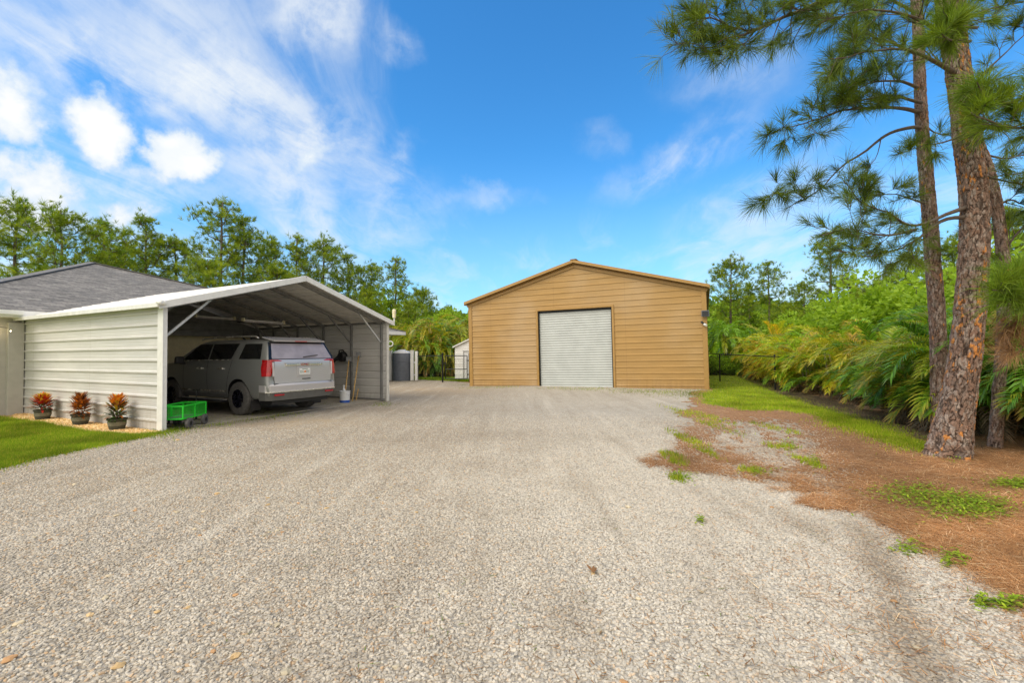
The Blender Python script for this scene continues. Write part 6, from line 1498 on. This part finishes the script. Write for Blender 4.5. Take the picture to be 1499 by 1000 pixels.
def blades(name, X, Y, r, hmin, hmax, w, cols, label, cat, lean=.5, mat='grass', flat=False):
    n = len(X); Z = gz(X, Y); h = (hmin+(hmax-hmin)*r.rand(n))[:, None]; a = r.rand(n)*2*pi; P = np.stack([X, Y, Z], 1)
    if flat: d = np.stack([np.cos(a), np.sin(a), .06*r.randn(n)+.03], 1)
    else: d = np.stack([np.cos(a)*lean*r.rand(n), np.sin(a)*lean*r.rand(n), np.ones(n)], 1)
    d = unit(d); b = r.rand(n)*2*pi; s = np.stack([-np.sin(a), np.cos(a), 0*a], 1) if flat else np.stack([np.cos(b), np.sin(b), 0*b], 1); s = s*w/2*(.7+.6*r.rand(n, 1))
    if flat: P[:, 2] += .004+.02*r.rand(n)
    tip = P+d*h+(0 if flat else np.array([0, 0, -.25])*h*r.rand(n, 1)); V = np.stack([P-s, P+s, tip], 1).reshape(-1, 3); Fc = np.arange(3*n).reshape(-1, 3)
    t = r.rand(n, 1); c = np.array(cols[0])*(1-t)+np.array(cols[1])*t
    yl = (r.rand(n, 1) < .10); c = np.where(yl, np.array(cols[2]), c); c = c*(.45+1.1*fbm(X, Y, 1.6, 4))[:, None]; L = Leaf(); L.add(V, Fc, np.repeat(c, 3, 0)); o = L.build(name, MAT[mat]); tag(o, label, cat, kind='stuff'); return o
def cover():
    r = np.random.RandomState(31); GC = ((.07, .14, .010), (.19, .26, .02), (.32, .28, .07))
    X, Y = sample_px(260000, r, 596, 700, (-60, 262)); la = masks(X, Y)[1]; k = la > .95*r.rand(len(X)); blades('grass', X[k][:110000], Y[k][:110000], r, .03, .085, .0075, GC, 'short green lawn grass at the left in front of the potted plants', 'grass')
    X, Y = sample_px(420000, r, 548, 725, (930, 1400)); la = masks(X, Y)[1]; k = la**1.5 > .9*r.rand(len(X)); blades('grass', X[k][:150000], Y[k][:150000], r, .03, .085, .010, ((.12, .20, .010), (.28, .36, .025), (.40, .36, .08)), 'bright green lawn grass and weeds right of the tan shop', 'grass')
    X, Y = sample_px(60000, r, 551, 562, (560, 700)); la = masks(X, Y)[1]; k = la > .5; blades('grass', X[k], Y[k], r, .05, .12, .02, ((.07, .15, .010), (.17, .26, .02), (.28, .26, .06)), 'strip of green lawn behind the black gate', 'grass')
    # tufts along the shop foot, carport mouth and beside the gravel
    Xs, Ys = [], []
    for (a, b, n, sx, sy) in [(700,567,260,18,1.2),(740,567,160,14,1),(860,570,500,22,1.5),(810,569,160,18,1.2),(930,573,600,22,2.2),(975,575,800,26,2.5),(1015,577,900,18,3),(258,628,700,14,5),(300,619,500,22,4),(350,612,500,30,3),(395,606,420,24,2.4),(232,636,500,14,4),(590,556,160,16,1.),(480,592,120,20,1.6),(560,592,160,10,1.6),(676,561,90,8,1)]:
        qx = a+sx*r.randn(n); qy = b+sy*r.randn(n)
        for u, v in zip(qx, qy):
            g = G(u, max(v, 553)); Xs.append(g[0]); Ys.append(g[1])
    blades('weeds', np.array(Xs), np.array(Ys), r, .03, .10, .009, GC, 'ragged weeds along the foot of the shop and at the carport mouth', 'weeds', .9)
    # leafy weeds on the pine straw
    L = Leaf()
    for (a, b, sx, sy, n) in [(1320,724,22,6,240),(1345,728,16,5,160),(1408,745,30,9,560),(1440,750,24,7,300),(1388,735,20,6,200),(1480,712,16,4,260),(1499,714,10,4,120),(1190,679,6,5,50),(1000,700,9,4,60),(1155,654,6,4,50),(1440,882,5,3,30),(1480,886,14,4,60),(1025,764,3,2,16),(1395,820,8,5,50),(1110,692,12,3,60),(1330,803,10,4,40),(1345,655,12,4,120),(1310,648,18,4,120),(1400,672,8,3,50)]:
        for _ in range(int(n*2.3)):
            g = G(a+sx*1.15*r.randn(), b+sy*1.15*r.randn()); h = .01+.05*r.rand()**2; az = r.rand()*6.28; c = np.array((.11, .20, .015))*(1-(t := r.rand()))+np.array((.22, .30, .03))*t
            leafblade(L, (g[0], g[1], gz(g[0], g[1])+h), (cos(az), sin(az), .2+.3*r.randn()), (0, 0, 1), .026+.022*r.rand(), .017, c*(.6+.8*r.rand()), 2, .3)
    tag(L.build('leafy_weeds', MAT['grass']), 'patches of small yellow green leafy weeds on the pine straw', 'weeds', kind='stuff')
    # fallen needles
    X, Y = sample_px(330000, r, 596, 1000, (930, 1600)); g, la, _, _, _ = masks(X, Y); pr = np.clip(1-g-la*.8, 0, 1)+.012*np.clip((X-1.2)/1.5, 0, 1); k = r.rand(len(X)) < pr
    X, Y = X[k][:110000], Y[k][:110000]
    blades('pine_straw', X, Y, r, .08, .20, .0036, ((.22, .11, .05), (.52, .29, .14), (.66, .50, .33)), 'rust brown fallen pine needles carpeting the ground under the pines', 'pine needles', mat='straw', flat=True)
    X, Y = sample_px(60000, r, 585, 1000, (300, 1499)); k = r.rand(len(X)) < .02; blades('leaf_litter', X[k], Y[k], r, .03, .08, .006, ((.15, .08, .04), (.30, .18, .09), (.12, .16, .04)), 'sparse brown needles and bits lying on the gravel', 'litter', mat='straw', flat=True)
    # twigs and litter under the hedge
    HPx = [(6.6, 7.0), (7.9, 11.3), (8.7, 14.0), (9.75, 17.2), (11.6, 22.3), (13.6, 27.6)]; X = []; Y = []
    for (a, b), (c, d) in zip(HPx[:-1], HPx[1:]):
        n = 5200; t = r.rand(n); X.append(a+(c-a)*t+.9*r.rand(n)-.05); Y.append(b+(d-b)*t)
    X = np.concatenate(X); Y = np.concatenate(Y); blades('leaf_litter', X, Y, r, .10, .34, .012, ((.06, .05, .04), (.19, .15, .11), (.26, .20, .13)), 'grey brown dead frond litter under the palm hedge', 'litter', mat='straw', flat=True)
    # brown fallen leaf on the gravel
    L = Leaf()
    for dz, az in ((0, 1.4), (.4, 1.9), (-.3, 1.2)): g = G(869, 846); leafblade(L, (g[0], g[1], gz(g[0], g[1])+.03), (cos(az), sin(az), .12+dz*.3), (0, 0, 1), .10, .022, (.20, .11, .055), 3, .2)
    tag(L.build('fallen_leaf', MAT['straw']), 'curled brown dry leaf lying alone on the gravel', 'leaf')
    # pebbles in the bed below the pots
    ico = bmesh.new(); bmesh.ops.create_icosphere(ico, subdivisions=1, radius=1.); bv = np.array([v.co[:] for v in ico.verts]); bf = np.array([[v.index for v in f.verts] for f in ico.faces]); ico.free(); L = Leaf()
    X, Y = sample_px(60000, r, 596, 636, (20, 250)); pb = masks(X, Y)[2]; k = pb > .5; 
    for x, y in zip(X[k][:5200], Y[k][:5200]):
        s = .014+.016*r.rand(); L.add(bv*np.array([1.3, 1, .7])*s*(1+.2*r.randn(len(bv), 1)*.4)+np.array([x, y, gz(x, y)+.008]), bf, np.array([(.66, .47, .24), (.72, .58, .38), (.50, .32, .14), (.62, .40, .20)][r.randint(4)])*(.7+.5*r.rand()))
    tag(L.build('pebbles', MAT['straw'], smooth=True), 'yellow brown pebbles in the bed under the potted crotons', 'pebbles', kind='stuff')
cover()
def far_wood():
    """the wood that closes the view behind everything, read as one mass"""
    r = np.random.RandomState(99); n = 60000; az = radians(-80)+radians(150)*r.rand(n); R = 62+26*r.rand(n)
    top = 5.0+3.6*fbm(az*9, az*0+3, 1.3, 4); z = top*r.rand(n)**.7; P = np.stack([R*np.sin(az), R*np.cos(az), z], 1); nd = unit(r.randn(n, 3)); s = unit(np.cross(nd, r.randn(n, 3))); ln = .7+.9*r.rand(n, 1)
    V = np.stack([P, P+nd*ln*.5+s*ln*.33, P+nd*ln, P+nd*ln*.5-s*ln*.33], 1).reshape(-1, 3); o = (np.arange(n)*4)[:, None]; t = r.rand(n, 1); C_ = np.array((.035, .075, .012))*(1-t)+np.array((.10, .16, .025))*t
    L = Leaf(); L.add(V, np.concatenate([o+np.array([0, 1, 2]), o+np.array([0, 2, 3])]), np.repeat(C_, 4, 0)); tag(L.build('far_wood', MAT['leafB']), 'dense far off green wood closing the view behind the yard', 'wood', kind='stuff')
far_wood()
